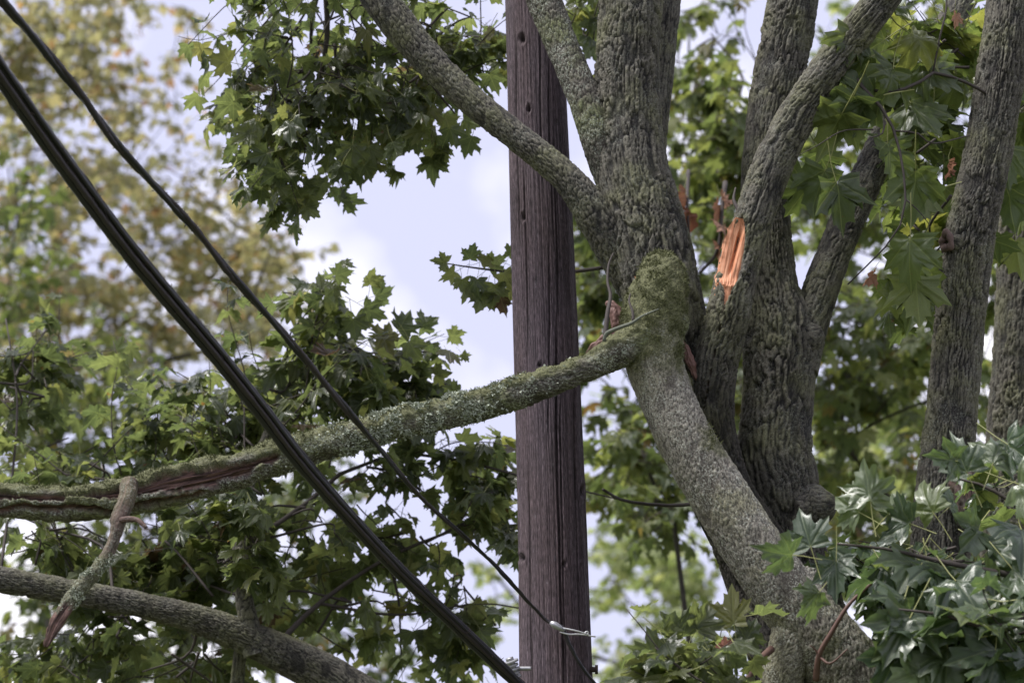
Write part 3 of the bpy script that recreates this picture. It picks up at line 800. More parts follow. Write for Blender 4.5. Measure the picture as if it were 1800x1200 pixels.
do, dV, dF, dA = S('dead_stub', [(228, 848, 9.24, 32), (222, 880, 9.19, 30), (209, 912, 9.17, 29), (203, 940, 9.16, 22), (190, 972, 9.15, 22), (168, 1005, 9.13, 23), (140, 1035, 9.11, 27), (118, 1066, 9.1, 24), (98, 1098, 9.09, 21), (80, 1136, 9.08, 7)], 'bark_moss', 71, amp=0.003, cw=0.012, cl=0.03, res=0.0045, extra=twig_extra)
tufts('lichen', dV, dF, dA['moss'], 1500, 0.008, M['lichen'], do, MB_, 9, width=0.007, jitter=1.0)
def bare_extra(dr, A, SS, TH, P, RR, dirs):
    A['wood'] = np.ones_like(dr) * 0.8; return dr * 0.3, A
S('dead_stub', [(212, 914, 9.15, 12), (228, 912, 9.13, 11), (242, 914, 9.12, 9), (250, 920, 9.11, 8), (257, 927, 9.10, 6)], 'bark_moss', 72, amp=0.002, cw=0.01, res=0.004, extra=bare_extra)

# torn wood: the fresh oval wound, the old split beside it and the stripped wood on the limb
def wound():
    Yf = cY - 0.055; na, nb = 150, 60
    top, bot = at(1299, 383, Yf), at(1270, 534, Yf); k_ = mpp(1288, 456, Yf)
    ax = bot - top; Ln = np.linalg.norm(ax); ax /= Ln
    ac = np.cross(ax, FWD); ac /= np.linalg.norm(ac)
    if ac[0] < 0: ac = -ac
    a = np.linspace(0, 1, na); b = np.linspace(-1, 1, nb)
    hw = np.interp(a, [0, .06, .15, .35, .6, .72, .78, .9, 1], [8, 13, 19, 23, 25, 23, 18, 15, 8]) * k_
    cen = np.interp(a, [0, .3, .6, .75, 1], [1, 5, 4, 0, -2]) * k_
    rg = np.random.default_rng(4)
    edge = fbm(np.stack([a * 7, a * 0, a * 0], -1), 1.0, 5); edge2 = fbm(np.stack([a * 7, a * 0 + 9, a * 0], -1), 1.0, 6)
    Bm, Am = np.meshgrid(b, a)
    wl = hw * (0.8 + 0.4 * edge); wr = hw * (0.8 + 0.4 * edge2)
    off = cen[:, None] + np.where(Bm < 0, Bm * wl[:, None], Bm * wr[:, None])
    r = 33 * k_; xo = np.clip(off - 9 * k_, -r * .98, r * .98)
    dep = np.sqrt(np.maximum(r * r - xo * xo, 0)) - r * 0.95
    bowl = 0.024 * (1 - Bm ** 2) * np.sin(np.clip(Am / 0.78, 0, 1) * math.pi) ** 0.6
    fib = (fbm(np.stack([off / k_ * 0.33, Am * 2.2, Am * 0], -1), 1.0, 7, 4) - 0.5) * 0.008
    spl = -0.022 * np.exp(-((off / k_ - (5 - 9 * (Am - .45))) / 2.6) ** 2) * sstep(.1, .25, Am) * (1 - sstep(.55, .72, Am))   # dark split
    flap = 0.012 * sstep(0, 5, off / k_ - (6 - 9 * (Am - .45))) * sstep(.05, .2, Am) * (1 - sstep(.5, .7, Am))
    shelf = 0.016 * np.exp(-((Am - 0.76) / 0.05) ** 2) * fbm(np.stack([off / k_ * 0.6, Am * 0, Am * 20], -1), 1.0, 8)
    P = top + ax * (Am[..., None] * Ln) + ac * off[..., None] - FWD * (dep - bowl + fib + spl + flap + shelf + 0.002)[..., None]
    i, j = np.meshgrid(np.arange(na - 1), np.arange(nb - 1), indexing='ij'); q = (i * nb + j).ravel()
    uv = np.stack([off, Am * Ln], -1).reshape(-1, 2)
    o = mesh_from('torn_wood', P.reshape(-1, 3), np.stack([q, q + 1, q + nb + 1, q + nb], -1), M['fresh_wood'], maple, MB_, uv=uv)
    o['label'] = 'fresh orange torn wood in an oval wound'
    mb = MB()
    for kx in range(22):                                     # splinters round the rim
        ii = int(rg.integers(4, na - 4)); jj = 0 if rg.random() < .5 else nb - 1
        if kx > 12: ii = int(na * rg.uniform(.68, .82)); jj = int(rg.integers(4, nb - 4))
        if kx < 3: ii = int(rg.integers(0, 8)); jj = int(rg.integers(0, nb))
        p = P[ii, jj]; d = ax * rg.choice([-1, 1]) * 0.9 - FWD * rg.uniform(.1, .6) + ac * rg.normal(0, .35); ln = rg.uniform(.005, .014); w = rg.uniform(.001, .002)
        mb.add(np.array([p - ac * w, p + ac * w, p - FWD * w * 2, p + d * ln]), np.array([[0, 1, 3], [1, 2, 3], [2, 0, 3], [0, 2, 1]]))
    mb.build('splinters', M['fresh_wood'], o, MB_, smooth=False)['kind'] = 'stuff'
wound()
def slab(name, pts, mat, seed, flat=0.5, parent=maple):
    """a torn sliver of wood: flattened ribbed tube"""
    def d(SS, TH, P, RR, dirs):
        fr = np.abs(dirs @ FWD)
        f = (noise3(np.stack([np.cos(TH) * 4, np.sin(TH) * 4, SS * 5], -1), 1.0, seed) - 0.5)
        return -RR * flat * fr * 0.7 + f * RR * 0.5 + (fbm(P, 55.0, seed + 9) - .5) * 0.018, {}
    V, F, uv, A = tube(px_path(pts), 0.005, 40, d)
    return mesh_from(name, V, F, M[mat], parent, MB_, uv=uv)
slab('torn_wood', [(1197, 596, 9.42, 5), (1204, 612, 9.40, 13), (1212, 634, 9.39, 16), (1221, 656, 9.40, 11), (1229, 676, 9.43, 4)], 'old_wood', 3)
slab('torn_wood', [(1028, 626, 9.30, 4), (1050, 607, 9.28, 18), (1075, 594, 9.27, 26), (1098, 586, 9.28, 24), (1118, 584, 9.30, 8)], 'old_wood', 4)
slab('torn_wood', [(1066, 530, 9.42, 8), (1078, 540, 9.41, 20), (1084, 556, 9.41, 26), (1088, 575, 9.41, 22)], 'old_wood', 5)
slab('torn_wood', [(1116, 486, 9.34, 2), (1122, 502, 9.33, 3), (1126, 516, 9.32, 2)], 'fresh_wood', 6)

# little lichen twig lying on the moss
def thin(name, pts, mat, parent, base, nseg=7):
    V, F = simple_tube(px_path(pts), nseg, 0.012); return mesh_from(name, V, F, mat, parent, base)
thin('twig', [(1062, 600, 9.20, 6), (1066, 586, 9.19, 7), (1088, 576, 9.17, 7), (1110, 568, 9.15, 6), (1128, 556, 9.14, 4), (1148, 547, 9.14, 3), (1158, 543, 9.14, 2)], M['twig_grey'], maple, MB_)
thin('twig', [(1113, 565, 9.19, 6), (1112, 548, 9.2, 5), (1106, 530, 9.22, 4), (1108, 516, 9.25, 2)], M['twig'], maple, MB_)
thin('twig', [(1064, 590, 9.24, 9), (1068, 550, 9.26, 8), (1073, 520, 9.3, 6), (1068, 495, 9.33, 5), (1070, 465, 9.36, 4), (1078, 445, 9.38, 2)], M['twig'], maple, MB_)
thin('twig', [(1300, 372, 9.4, 9), (1290, 352, 9.42, 6), (1293, 330, 9.45, 3)], M['twig'], maple, MB_)
thin('twig', [(1434, 1195, 9.2, 13), (1440, 1150, 9.15, 10), (1462, 1110, 9.12, 9), (1490, 1065, 9.1, 7), (1520, 1035, 9.1, 6), (1552, 1008, 9.1, 3)], M['twig_red'], maple, MB_)
thin('twig', [(1442, 1155, 9.15, 6), (1460, 1165, 9.12, 4), (1490, 1140, 9.1, 2)], M['twig_red'], maple, MB_)
thin('twig', [(1440, 1152, 9.15, 5), (1432, 1140, 9.14, 3), (1424, 1134, 9.12, 2)], M['twig_red'], maple, MB_)
thin('twig', [(1356, 1140, 9.2, 14), (1330, 1165, 9.1, 12), (1312, 1200, 9.0, 11), (1300, 1260, 9.0, 11)], M['twig_red'], maple, MB_)

# its foliage: hanging cluster at the upper left, low cluster at the foot, spray left of the pole
fo = Foliage(101)
hub = at(570, -60, 10.3)
fo.twig([at(600, -90, 9.62), at(585, -80, 10.0), hub], 0.03, 0.02, 6)
fo.twig([hub, at(575, 60, 10.4), at(560, 150, 10.5), at(540, 250, 10.6)], 0.018, 0.004, 5)
fo.twig([hub, at(548, 40, 10.6), at(545, 130, 10.7), at(520, 210, 10.8)], 0.014, 0.004, 5)
fo.twig([at(690, 20, 9.65), at(720, 80, 10.0), at(760, 150, 10.2), at(800, 200, 10.3)], 0.012, 0.004, 5)
fo.clump(450, 110, 10.7, 35, 90, 5, 0.102, hub=at(500, 60, 10.6), depth=0.3, out=(0, 0, -0.5))
fo.clump(475, 250, 10.7, 40, 50, 4, 0.10, hub=at(520, 200, 10.6), depth=0.3, out=(0, 0, -0.5), length=(0.2, 0.45))
fo.clump(520, 40, 10.6, 110, 60, 10, 0.102, hub=hub, depth=0.5)
fo.clump(560, 130, 10.6, 140, 60, 13, 0.102, hub=at(560, 120, 10.5), depth=0.5)
fo.clump(545, 220, 10.6, 95, 60, 8, 0.102, hub=at(545, 210, 10.6), depth=0.45, out=(0, 0, -0.5))
fo.clump(510, 300, 10.6, 55, 30, 5, 0.10, hub=at(530, 260, 10.6), depth=0.3, out=(0, 0, -0.8), length=(0.2, 0.4))
fo.clump(640, 60, 10.5, 60, 60, 7, 0.102, hub=at(600, 20, 10.4), depth=0.3)
fo.clump(640, 190, 10.5, 50, 45, 6, 0.102, hub=at(600, 150, 10.5), depth=0.3, length=(0.2, 0.45))
fo.clump(790, 40, 10.6, 90, 50, 11, 0.102, hub=at(740, 60, 10.4), depth=0.4)
fo.clump(830, 110, 10.6, 50, 40, 5, 0.102, hub=at(790, 80, 10.4), depth=0.3)
fo.clump(720, 170, 10.4, 40, 40, 4, 0.115, hub=at(740, 120, 10.2), depth=0.2, length=(0.2, 0.4), out=(0, 0, -0.6))
fo.clump(1020, 20, 10.9, 40, 60, 6, 0.12, depth=0.4)
for (x, y, s_, a) in [(690, 250, 44, -80), (712, 170, 40, -60), (648, 258, 44, -100), (672, 230, 44, -50), (760, 190, 40, -110), (745, 228, 36, -170), (790, 225, 44, -80), (775, 258, 34, -75), (830, 240, 44, -70), (815, 210, 40, -20),
                      (620, 255, 46, -90), (600, 290, 40, -110), (560, 320, 44, -70), (520, 335, 42, -100), (495, 300, 44, -140), (470, 270, 44, -150), (860, 130, 44, -60), (440, 235, 44, -130), (690, 205, 44, -20), (800, 160, 38, -60), (545, 340, 36, -90),
                      (1010, 150, 34, -90), (1035, 140, 30, -60), (460, 330, 40, -120), (410, 180, 46, -140), (405, 110, 44, 170), (640, 290, 34, -80)]:
    fo.leaf_at(x, y, 10.4 + fo.rg.uniform(-.2, .2), s_, a + fo.rg.normal(0, 12), fo.rg.uniform(-35, 25), fo.rg.uniform(-35, 35), top=fo.rg.random() < .3)
# spray left of the pole
fo.twig([at(1060, 470, 10.4), at(980, 480, 10.6), at(900, 478, 10.7), at(830, 470, 10.7), at(780, 462, 10.7)], 0.010, 0.003)
for (x, y, s_, a) in [(785, 462, 30, 170), (800, 478, 34, -150), (826, 455, 34, 80), (845, 460, 30, 20), (838, 490, 40, -100), (860, 470, 36, 40), (870, 500, 44, -90), (850, 515, 42, -110), (885, 480, 40, -60), (880, 520, 40, -80), (812, 490, 30, -80), (895, 450, 34, 60), (893, 505, 40, -50), (830, 505, 34, -130), (905, 470, 44, -20)]:
    fo.leaf_at(x, y, 10.65 + fo.rg.uniform(-.12, .12), s_, a, fo.rg.uniform(-40, 30), fo.rg.uniform(-45, 45), top=fo.rg.random() < .4)
# low cluster at the foot of the leaning stem
fo.clump(1190, 1185, 9.0, 80, 30, 8, 0.14, hub=at(1300, 1230, 9.1), depth=0.3, length=(0.2, 0.5), npl=(4, 8))
fo.clump(1300, 1130, 9.2, 22, 30, 3, 0.13, hub=at(1310, 1200, 9.1), depth=0.1, length=(0.12, 0.25), npl=(3, 5))
for (x, y, s_, a) in [(1200, 1120, 60, 130), (1165, 1150, 66, 170), (1225, 1105, 60, 60), (1290, 1095, 70, 95), (1312, 1125, 54, 60), (1250, 1150, 64, -60), (1140, 1180, 60, -160), (1190, 1180, 70, -100), (1322, 1160, 44, -60)]:
    fo.leaf_at(x, y, 8.95, s_, a, fo.rg.uniform(-45, 10), fo.rg.uniform(-35, 35), top=fo.rg.random() < .6)
fo.leaf_at(1274, 1140, 8.9, 26, 100, 20, 30, True, 'leaf_dead')
fo.twig([at(1060, 860, 9.9), at(1100, 880, 10.2), at(1180, 888, 10.3), at(1250, 880, 10.0)], 0.006, 0.010)
fo.finish(maple, MB_, 'leaf', 300, MIDT, 7)

# ================================================================== right-hand maple
GB = base_of(1640, 9.75)
gm = thing('maple_tree', 'straight-trunked maple at the right with a pruned ring knot and wet hanging leaves', 'tree', GB)
def SG(name, pts, mat='bark', seed=1, **kw): return stem(name, pts, M[mat], gm, GB, seed, **kw)
SG('trunk', [(1800, -120, 9.75, 76), (1776, 0, 9.75, 78), (1750, 190, 9.75, 82), (1724, 330, 9.75, 82), (1702, 430, 9.75, 86), (1684, 600, 9.75, 86), (1671, 750, 9.75, 90), (1660, 860, 9.75, 96), (1652, 1000, 9.75, 104), (1645, 1200, 9.75, 116)], seed=81, amp=0.018,
   world_pts=[[GB[0], 9.75, 2.2, 0.18], [GB[0], 9.75, 0.8, 0.24], [GB[0], 9.75, -0.1, 0.36]])
def knot():
    c = at(1664, 424, 9.66); k_ = mpp(1664, 424, 9.66); n1, n2 = 28, 14
    d = -FWD * 0.55 - RGT * 0.8; d /= np.linalg.norm(d); e1 = np.cross(d, UPV); e1 /= np.linalg.norm(e1); e2 = np.cross(d, e1)
    V = []
    for i in range(n1):
        t = 2 * math.pi * i / n1; rr = (11 + 1.5 * math.sin(3 * t)) * k_
        for j in range(n2):
            f = 2 * math.pi * j / n2; q = 6.0 * k_ * (1 + .2 * math.sin(5 * t + 2))
            V.append(c + d * q * math.sin(f) + (e1 * math.cos(t) * 0.95 + e2 * math.sin(t) * 1.2) * (rr + q * math.cos(f)))
    F = [(i * n2 + j, ((i + 1) % n1) * n2 + j, ((i + 1) % n1) * n2 + (j + 1) % n2, i * n2 + (j + 1) % n2) for i in range(n1) for j in range(n2)]
    mesh_from('ring_knot', np.array(V), np.array(F), M['knot_bark'], gm, GB)
knot()
SG('limb', [(1702, 440, 9.74, 30), (1682, 432, 9.70, 42), (1672, 428, 9.68, 36), (1667, 427, 9.67, 24)], seed=82, amp=0.004, cw=0.014)
def stub_extra(dr, A, SS, TH, P, RR, dirs):
    A['wood'] = np.clip(fbm(P, 18., 84) * 1.6 - 0.2, 0, 1); f = noise3(np.stack([np.cos(TH) * 3, np.sin(TH) * 3, SS * 8], -1), 1.0, 85)
    return dr + (f - .5) * RR * 0.7, A
SG('broken_stub', [(1688, 800, 9.70, 50), (1700, 840, 9.62, 62), (1706, 872, 9.56, 58), (1712, 905, 9.54, 40), (1718, 935, 9.53, 16)], 'bark_far', 83, extra=stub_extra)
fg = Foliage(202); fg2 = Foliage(203)
lb = lambda *q: [at(*p) for p in q]
# twigs between the stems, upper right
for pts_, r0_, r1_ in [(((1752, 176, 9.77), (1700, 146, 9.55), (1640, 128, 9.45), (1610, 150, 9.4), (1560, 162, 9.38), (1525, 160, 9.38), (1494, 124, 9.37)), 0.007, 0.008),
                       (((1494, 124, 9.37), (1508, 148, 9.36), (1525, 160, 9.35), (1540, 172, 9.35), (1552, 196, 9.35), (1556, 213, 9.35), (1574, 230, 9.35), (1581, 262, 9.35), (1588, 300, 9.35), (1592, 350, 9.35), (1584, 392, 9.36), (1560, 430, 9.4), (1490, 500, 9.5)), 0.010, 0.003),
                       (((1556, 213, 9.35), (1550, 236, 9.34), (1524, 245, 9.33), (1517, 275, 9.33)), 0.0045, 0.0015), (((1574, 230, 9.35), (1612, 234, 9.36), (1640, 252, 9.4), (1705, 238, 9.6)), 0.0045, 0.003),
                       (((1592, 350, 9.35), (1616, 372, 9.36), (1636, 398, 9.38)), 0.0035, 0.0015), (((1535, 228, 9.34), (1482, 230, 9.33), (1440, 254, 9.32), (1400, 275, 9.32)), 0.004, 0.0015), (((1640, 128, 9.45), (1652, 66, 9.4), (1664, 10, 9.4), (1660, -60, 9.4)), 0.004, 0.005)]:
    fg.twig(lb(*pts_), r0_, r1_)
for (x, y, s_, a, tp) in [(1555, 70, 80, -140, 1), (1600, 60, 84, -60, 1), (1570, 120, 88, -100, 1), (1620, 110, 90, -30, 1), (1530, 100, 74, -160, 1), (1650, 40, 80, -80, 0), (1690, 60, 76, -120, 0), (1680, 130, 84, -90, 1),
                       (1540, 170, 92, -150, 0), (1600, 180, 96, -70, 1), (1500, 170, 90, -110, 0), (1480, 200, 90, -120, 0), (1560, 250, 84, -100, 0), (1450, 300, 88, -110, 0), (1470, 320, 96, -80, 1), 
                       (1610, 300, 90, -60, 0), (1640, 200, 86, -90, 0), (1420, 330, 80, -160, 0), (1620, 450, 92, -110, 1), (1660, 330, 90, -80, 0), (1600, 420, 96, -80, 1), (1610, 490, 90, -90, 0), (1645, 520, 76, -70, 0),
                       (1500, 60, 70, -90, 1), (1720, 90, 80, -100, 0), (1440, 270, 70, -60, 0), (1690, 260, 76, -110, 0), (1630, 340, 84, -140, 0), (1770, 330, 80, -70, 0), (1785, 420, 84, -90, 0), (1775, 260, 84, -100, 0)]:
    fg2.leaf_at(x, y, (9.42 if x < 1640 else 9.95) + fg.rg.uniform(-.12, .22), s_, a + fg.rg.normal(0, 10), fg.rg.uniform(-40, 20), fg.rg.uniform(-40, 40), top=bool(tp))
fg.leaf_at(1535, 480, 9.4, 34, -120, -30, 60, True, 'leaf_dead'); fg.leaf_at(1668, 285, 9.4, 34, -100, 10, 70, True, 'leaf_dead'); fg.leaf_at(1680, 25, 9.3, 28, -90, 10, 50, True, 'leaf_dead')
fg2.clump(1590, 100, 9.95, 90, 70, 9, 0.15, depth=0.25, npl=(4, 8), hub=at(1700, 120, 9.7), length=(0.25, 0.5))
fg2.clump(1610, 250, 10.0, 55, 70, 5, 0.15, depth=0.25, npl=(4, 8), hub=at(1590, 240, 9.6), length=(0.25, 0.5))
fg2.clump(1620, 440, 10.0, 40, 70, 5, 0.15, depth=0.25, npl=(4, 8), hub=at(1600, 380, 9.6), length=(0.25, 0.5))
fg2.clump(1790, 200, 10.3, 40, 180, 10, 0.15, depth=0.2, npl=(4, 8))
# wet leaves low at the right, in front of the trunk
hubr = at(1900, 1020, 8.7)
fg.twig([hubr, at(1780, 1010, 8.75), at(1650, 985, 8.8), at(1560, 965, 8.85), at(1470, 955, 8.9)], 0.016, 0.004)
fg.twig([hubr, at(1760, 1100, 8.6), at(1660, 1080, 8.6), at(1580, 1070, 8.62)], 0.014, 0.004)
fg.twig([hubr, at(1800, 900, 8.8), at(1720, 850, 8.85), at(1660, 840, 8.9)], 0.012, 0.003)
for (x, y, s_, a, pt, rl) in [(1425, 960, 74, 105, -25, 10), (1392, 975, 70, 170, -20, 10), (1470, 985, 78, -95, -30, -15), (1440, 1040, 74, -140, -35, 10), 
        (1590, 1050, 104, -125, -40, 15), (1600, 1085, 110, -125, -35, -10), (1585, 1120, 112, -90, -30, 15), (1650, 1110, 120, -135, -30, 5), (1665, 1140, 120, -100, -35, 0), (1700, 1080, 120, -160, -38, 12), (1720, 1090, 110, -60, -40, -10), (1575, 1150, 96, -120, -40, 5), (1600, 1195, 96, -80, -40, 0),
        (1750, 1140, 120, -110, -40, 20), (1780, 1180, 110, -80, -40, 0), (1640, 1000, 90, -80, -50, 30), (1610, 985, 90, -130, -45, -20), (1560, 1000, 86, -60, -55, 10), (1680, 1020, 96, -60, -60, 0), (1740, 960, 110, -30, -62, 10), (1780, 1000, 110, -60, -60, -15), (1720, 930, 100, -140, -60, 10),
        (1700, 830, 80, 110, -20, 10), (1680, 810, 64, 170, -30, 0), (1745, 815, 80, 60, -40, 20), (1770, 780, 96, -40, -50, 0), (1790, 850, 90, -20, -50, 10), (1530, 880, 80, 95, -25, 0), (1510, 900, 66, 150, -40, 10), (1560, 905, 74, 40, -45, 0),
        (1640, 900, 76, 120, -30, 30), (1600, 920, 70, 160, -45, 0), (1670, 890, 60, 30, -50, 0), (1760, 1060, 96, -100, -60, 0), (1620, 1180, 110, -110, -40, 10), (1700, 1190, 110, -70, -40, 0), (1795, 930, 100, -100, -60, 0)]:
    fg.leaf_at(x, y, 8.72 + fg.rg.uniform(-.18, .18), s_, a, pt, rl, True)
fg.clump(1710, 1000, 9.05, 80, 40, 6, 0.155, depth=0.2, hub=at(1820, 980, 8.9), npl=(4, 8), length=(0.2, 0.4))
fg.clump(1690, 1120, 8.95, 90, 65, 9, 0.165, depth=0.2, hub=at(1850, 1080, 8.8), npl=(4, 8), length=(0.2, 0.45))
fg.clump(1795, 900, 9.15, 30, 80, 4, 0.155, depth=0.2, hub=at(1850, 900, 8.9), npl=(4, 8), length=(0.2, 0.4))
fg.clump(1770, 1130, 8.7, 70, 70, 8, 0.165, depth=0.2, hub=at(1880, 1130, 8.7), npl=(4, 8), length=(0.2, 0.45))
fg.clump(1560, 1090, 9.45, 50, 60, 7, 0.15, depth=0.12, hub=at(1680, 1090, 9.2), npl=(4, 7), length=(0.15, 0.3))
fg.clump(1540, 980, 9.6, 60, 50, 7, 0.15, depth=0.12, hub=at(1660, 1000, 9.4), npl=(4, 7), length=(0.15, 0.3))
fg.clump(1610, 985, 9.15, 45, 35, 4, 0.15, depth=0.12, hub=at(1680, 990, 9.0), npl=(4, 7), length=(0.15, 0.3))
fg2.finish(gm, GB, 'leaf_lit', 120, MIDT, 18, twigname='twigs')
fg.finish(gm, GB, 'leaf_wet', 180, MIDT, 8)

HB = base_of(1775, 11.0)
hm = thing('maple_tree', 'furrowed grey trunk cut off by the right edge behind the knotted maple', 'tree', HB)
stem('trunk', [(1822, 0, 11.0, 76), (1806, 250, 11.0, 80), (1798, 450, 11.0, 86), (1792, 620, 11.0, 92), (1786, 800, 11.0, 104), (1780, 960, 11.0, 110), (1776, 1200, 11.0, 120)], M['bark'], hm, HB, 86, res=0.008, world_pts=[[HB[0], 11, 1.5, 0.2], [HB[0], 11, -.1, 0.34]])
fh = Foliage(207)
fh.clump(1780, 60, 11.4, 70, 90, 12, 0.14, depth=0.3, hub=at(1806, 60, 11.2)); fh.finish(hm, HB, 'leaf', 40, MIDT, 9)

# ================================================================== left maple (low limb and leaf masses)
KB = base_of(830, 11.6)
km = thing('maple_tree', 'leafy maple at the lower left with one low bare grey limb', 'tree', KB)
def SK(name, pts, mat='bark', seed=1, **kw): return stem(name, pts, M[mat], km, KB, seed, **kw)
SK('limb', [(-120, 1000, 11.2, 42), (0, 1018, 11.2, 45), (160, 1046, 11.2, 43), (300, 1075, 11.2, 46), (400, 1107, 11.25, 55), (500, 1150, 11.3, 66), (600, 1205, 11.35, 80), (720, 1310, 11.45, 100), (800, 1480, 11.6, 125)], 'bark', 91, amp=0.010, cw=0.017, cl=0.05, world_pts=[[KB[0], 11.6, 1.8, 0.22], [KB[0], 11.6, -.1, 0.36]])
SK('limb', [(452, 1150, 11.27, 50), (434, 1080, 11.24, 34), (425, 1010, 11.22, 29), (422, 930, 11.25, 23), (440, 850, 11.3, 16), (470, 760, 11.4, 13), (520, 660, 11.5, 8), (570, 560, 11.5, 4)], seed=92, amp=0.005, cw=0.016, cl=0.05)
SK('limb', [(410, 1270, 11.5, 30), (418, 1190, 11.4, 24), (424, 1130, 11.3, 22)], seed=93, amp=0.004)
fk = Foliage(303)
h1 = at(440, 850, 11.3); h2 = at(520, 660, 11.5); h3 = at(620, 820, 11.5)
fk.twig([at(430, 950, 11.25), at(520, 900, 11.4), h3, at(760, 800, 11.5), at(930, 840, 11.4), at(1100, 880, 11.5)], 0.014, 0.004)
fk.twig([at(480, 1140, 11.3), at(560, 1060, 11.5), at(680, 980, 11.6), at(800, 930, 11.6), at(880, 900, 11.6)], 0.016, 0.004)
for q in [((560, 1060, 11.5), (700, 1080, 11.6), (830, 1060, 11.6)), ((680, 980, 11.6), (700, 1050, 11.7), (705, 1150, 11.8)), ((200, 1050, 11.25), (180, 960, 11.4), (90, 930, 11.5), (20, 900, 11.5)), ((350, 1090, 11.3), (330, 1150, 11.4), (250, 1180, 11.4)), ((0, 1010, 11.2), (20, 850, 11.6), (30, 700, 11.8), (10, 560, 11.9))]:
    fk.twig(lb(*q), 0.009, 0.004)
# above the limb, left of the open sky
fk.clump(640, 640, 11.5, 110, 70, 12, 0.112, hub=h2, depth=0.4)
fk.clump(560, 560, 11.5, 50, 60, 7, 0.12, hub=h2, depth=0.3, length=(0.2, 0.45))
fk.clump(560, 690, 11.6, 130, 55, 13, 0.115, hub=at(480, 740, 11.4), depth=0.5)
fk.clump(700, 690, 11.4, 60, 50, 8, 0.12, hub=at(620, 700, 11.5), depth=0.3, length=(0.2, 0.45))
fk.clump(400, 690, 11.8, 120, 50, 11, 0.115, hub=at(440, 760, 11.5), depth=0.5)
fk.clump(420, 770, 11.7, 150, 50, 17, 0.115, hub=h1, depth=0.5)
fk.clump(180, 800, 11.9, 200, 45, 18, 0.115, hub=at(200, 850, 11.6), depth=0.5)
fk.clump(50, 660, 12.2, 80, 130, 18, 0.112, hub=at(20, 700, 11.8), depth=0.4)
# below the limb
fk.clump(330, 940, 11.7, 170, 60, 15, 0.118, hub=at(425, 980, 11.3), depth=0.5)
fk.clump(100, 970, 11.8, 130, 50, 11, 0.115, hub=at(90, 930, 11.5), depth=0.4)
fk.clump(560, 930, 11.8, 130, 80, 10, 0.115, hub=at(520, 900, 11.4), depth=0.5)
fk.clump(740, 850, 11.6, 120, 60, 6, 0.112, hub=at(700, 810, 11.5), depth=0.4)
fk.clump(850, 800, 11.6, 70, 45, 6, 0.12, hub=at(800, 805, 11.5), depth=0.3, length=(0.2, 0.5))
fk.clump(740, 960, 11.7, 110, 50, 5, 0.112, hub=at(700, 970, 11.6), depth=0.4)
fk.clump(850, 920, 11.6, 60, 50, 5, 0.12, hub=at(800, 930, 11.6), depth=0.3, length=(0.2, 0.5))
fk.clump(640, 1060, 11.9, 150, 70, 8, 0.115, hub=at(600, 1060, 11.5), depth=0.5)
fk.clump(820, 1120, 11.9, 90, 70, 7, 0.115, hub=at(830, 1060, 11.6), depth=0.4)
fk.clump(300, 1010, 11.9, 220, 50, 12, 0.14, hub=at(425, 1020, 11.3), depth=0.4)
fk.clump(330, 1150, 11.9, 200, 60, 12, 0.118, hub=at(330, 1150, 11.4), depth=0.4)
fk.clump(60, 1180, 12.4, 90, 50, 5, 0.118, hub=at(200, 1100, 11.4), depth=0.3)
fk.clump(120, 1140, 11.9, 140, 70, 7, 0.118, hub=at(200, 1100, 11.4), depth=0.4)
fk.clump(428, 900, 10.95, 60, 45, 4, 0.115, hub=at(425, 930, 11.1), depth=0.1, length=(0.2, 0.35))
fk.clump(440, 985, 10.98, 50, 30, 3, 0.115, hub=at(425, 1000, 11.1), depth=0.1, length=(0.2, 0.35))
for (x, y, s_, a) in [(565, 510, 40, 100), (590, 485, 34, 20), (600, 466, 26, 0), (580, 500, 42, -60), (640, 540, 46, -30), (660, 520, 40, 20), (620, 560, 44, -80), (700, 580, 50, 60), (720, 600, 46, -60), (740, 575, 38, 30), (793, 592, 30, 20), (812, 622, 20, -50), (730, 650, 40, -10), (750, 690, 44, -70), (765, 660, 34, 10), (560, 530, 36, 160), (700, 640, 44, -110), (680, 600, 46, 130), (805, 690, 34, 160), (650, 500, 34, 80)]:
    fk.leaf_at(x, y, 11.3 + fk.rg.uniform(-.1, .1), s_, a, fk.rg.uniform(-40, 30), fk.rg.uniform(-40, 40), top=fk.rg.random() < .4)
fk.finish(km, KB, 'leaf', 300, MIDT, 10)

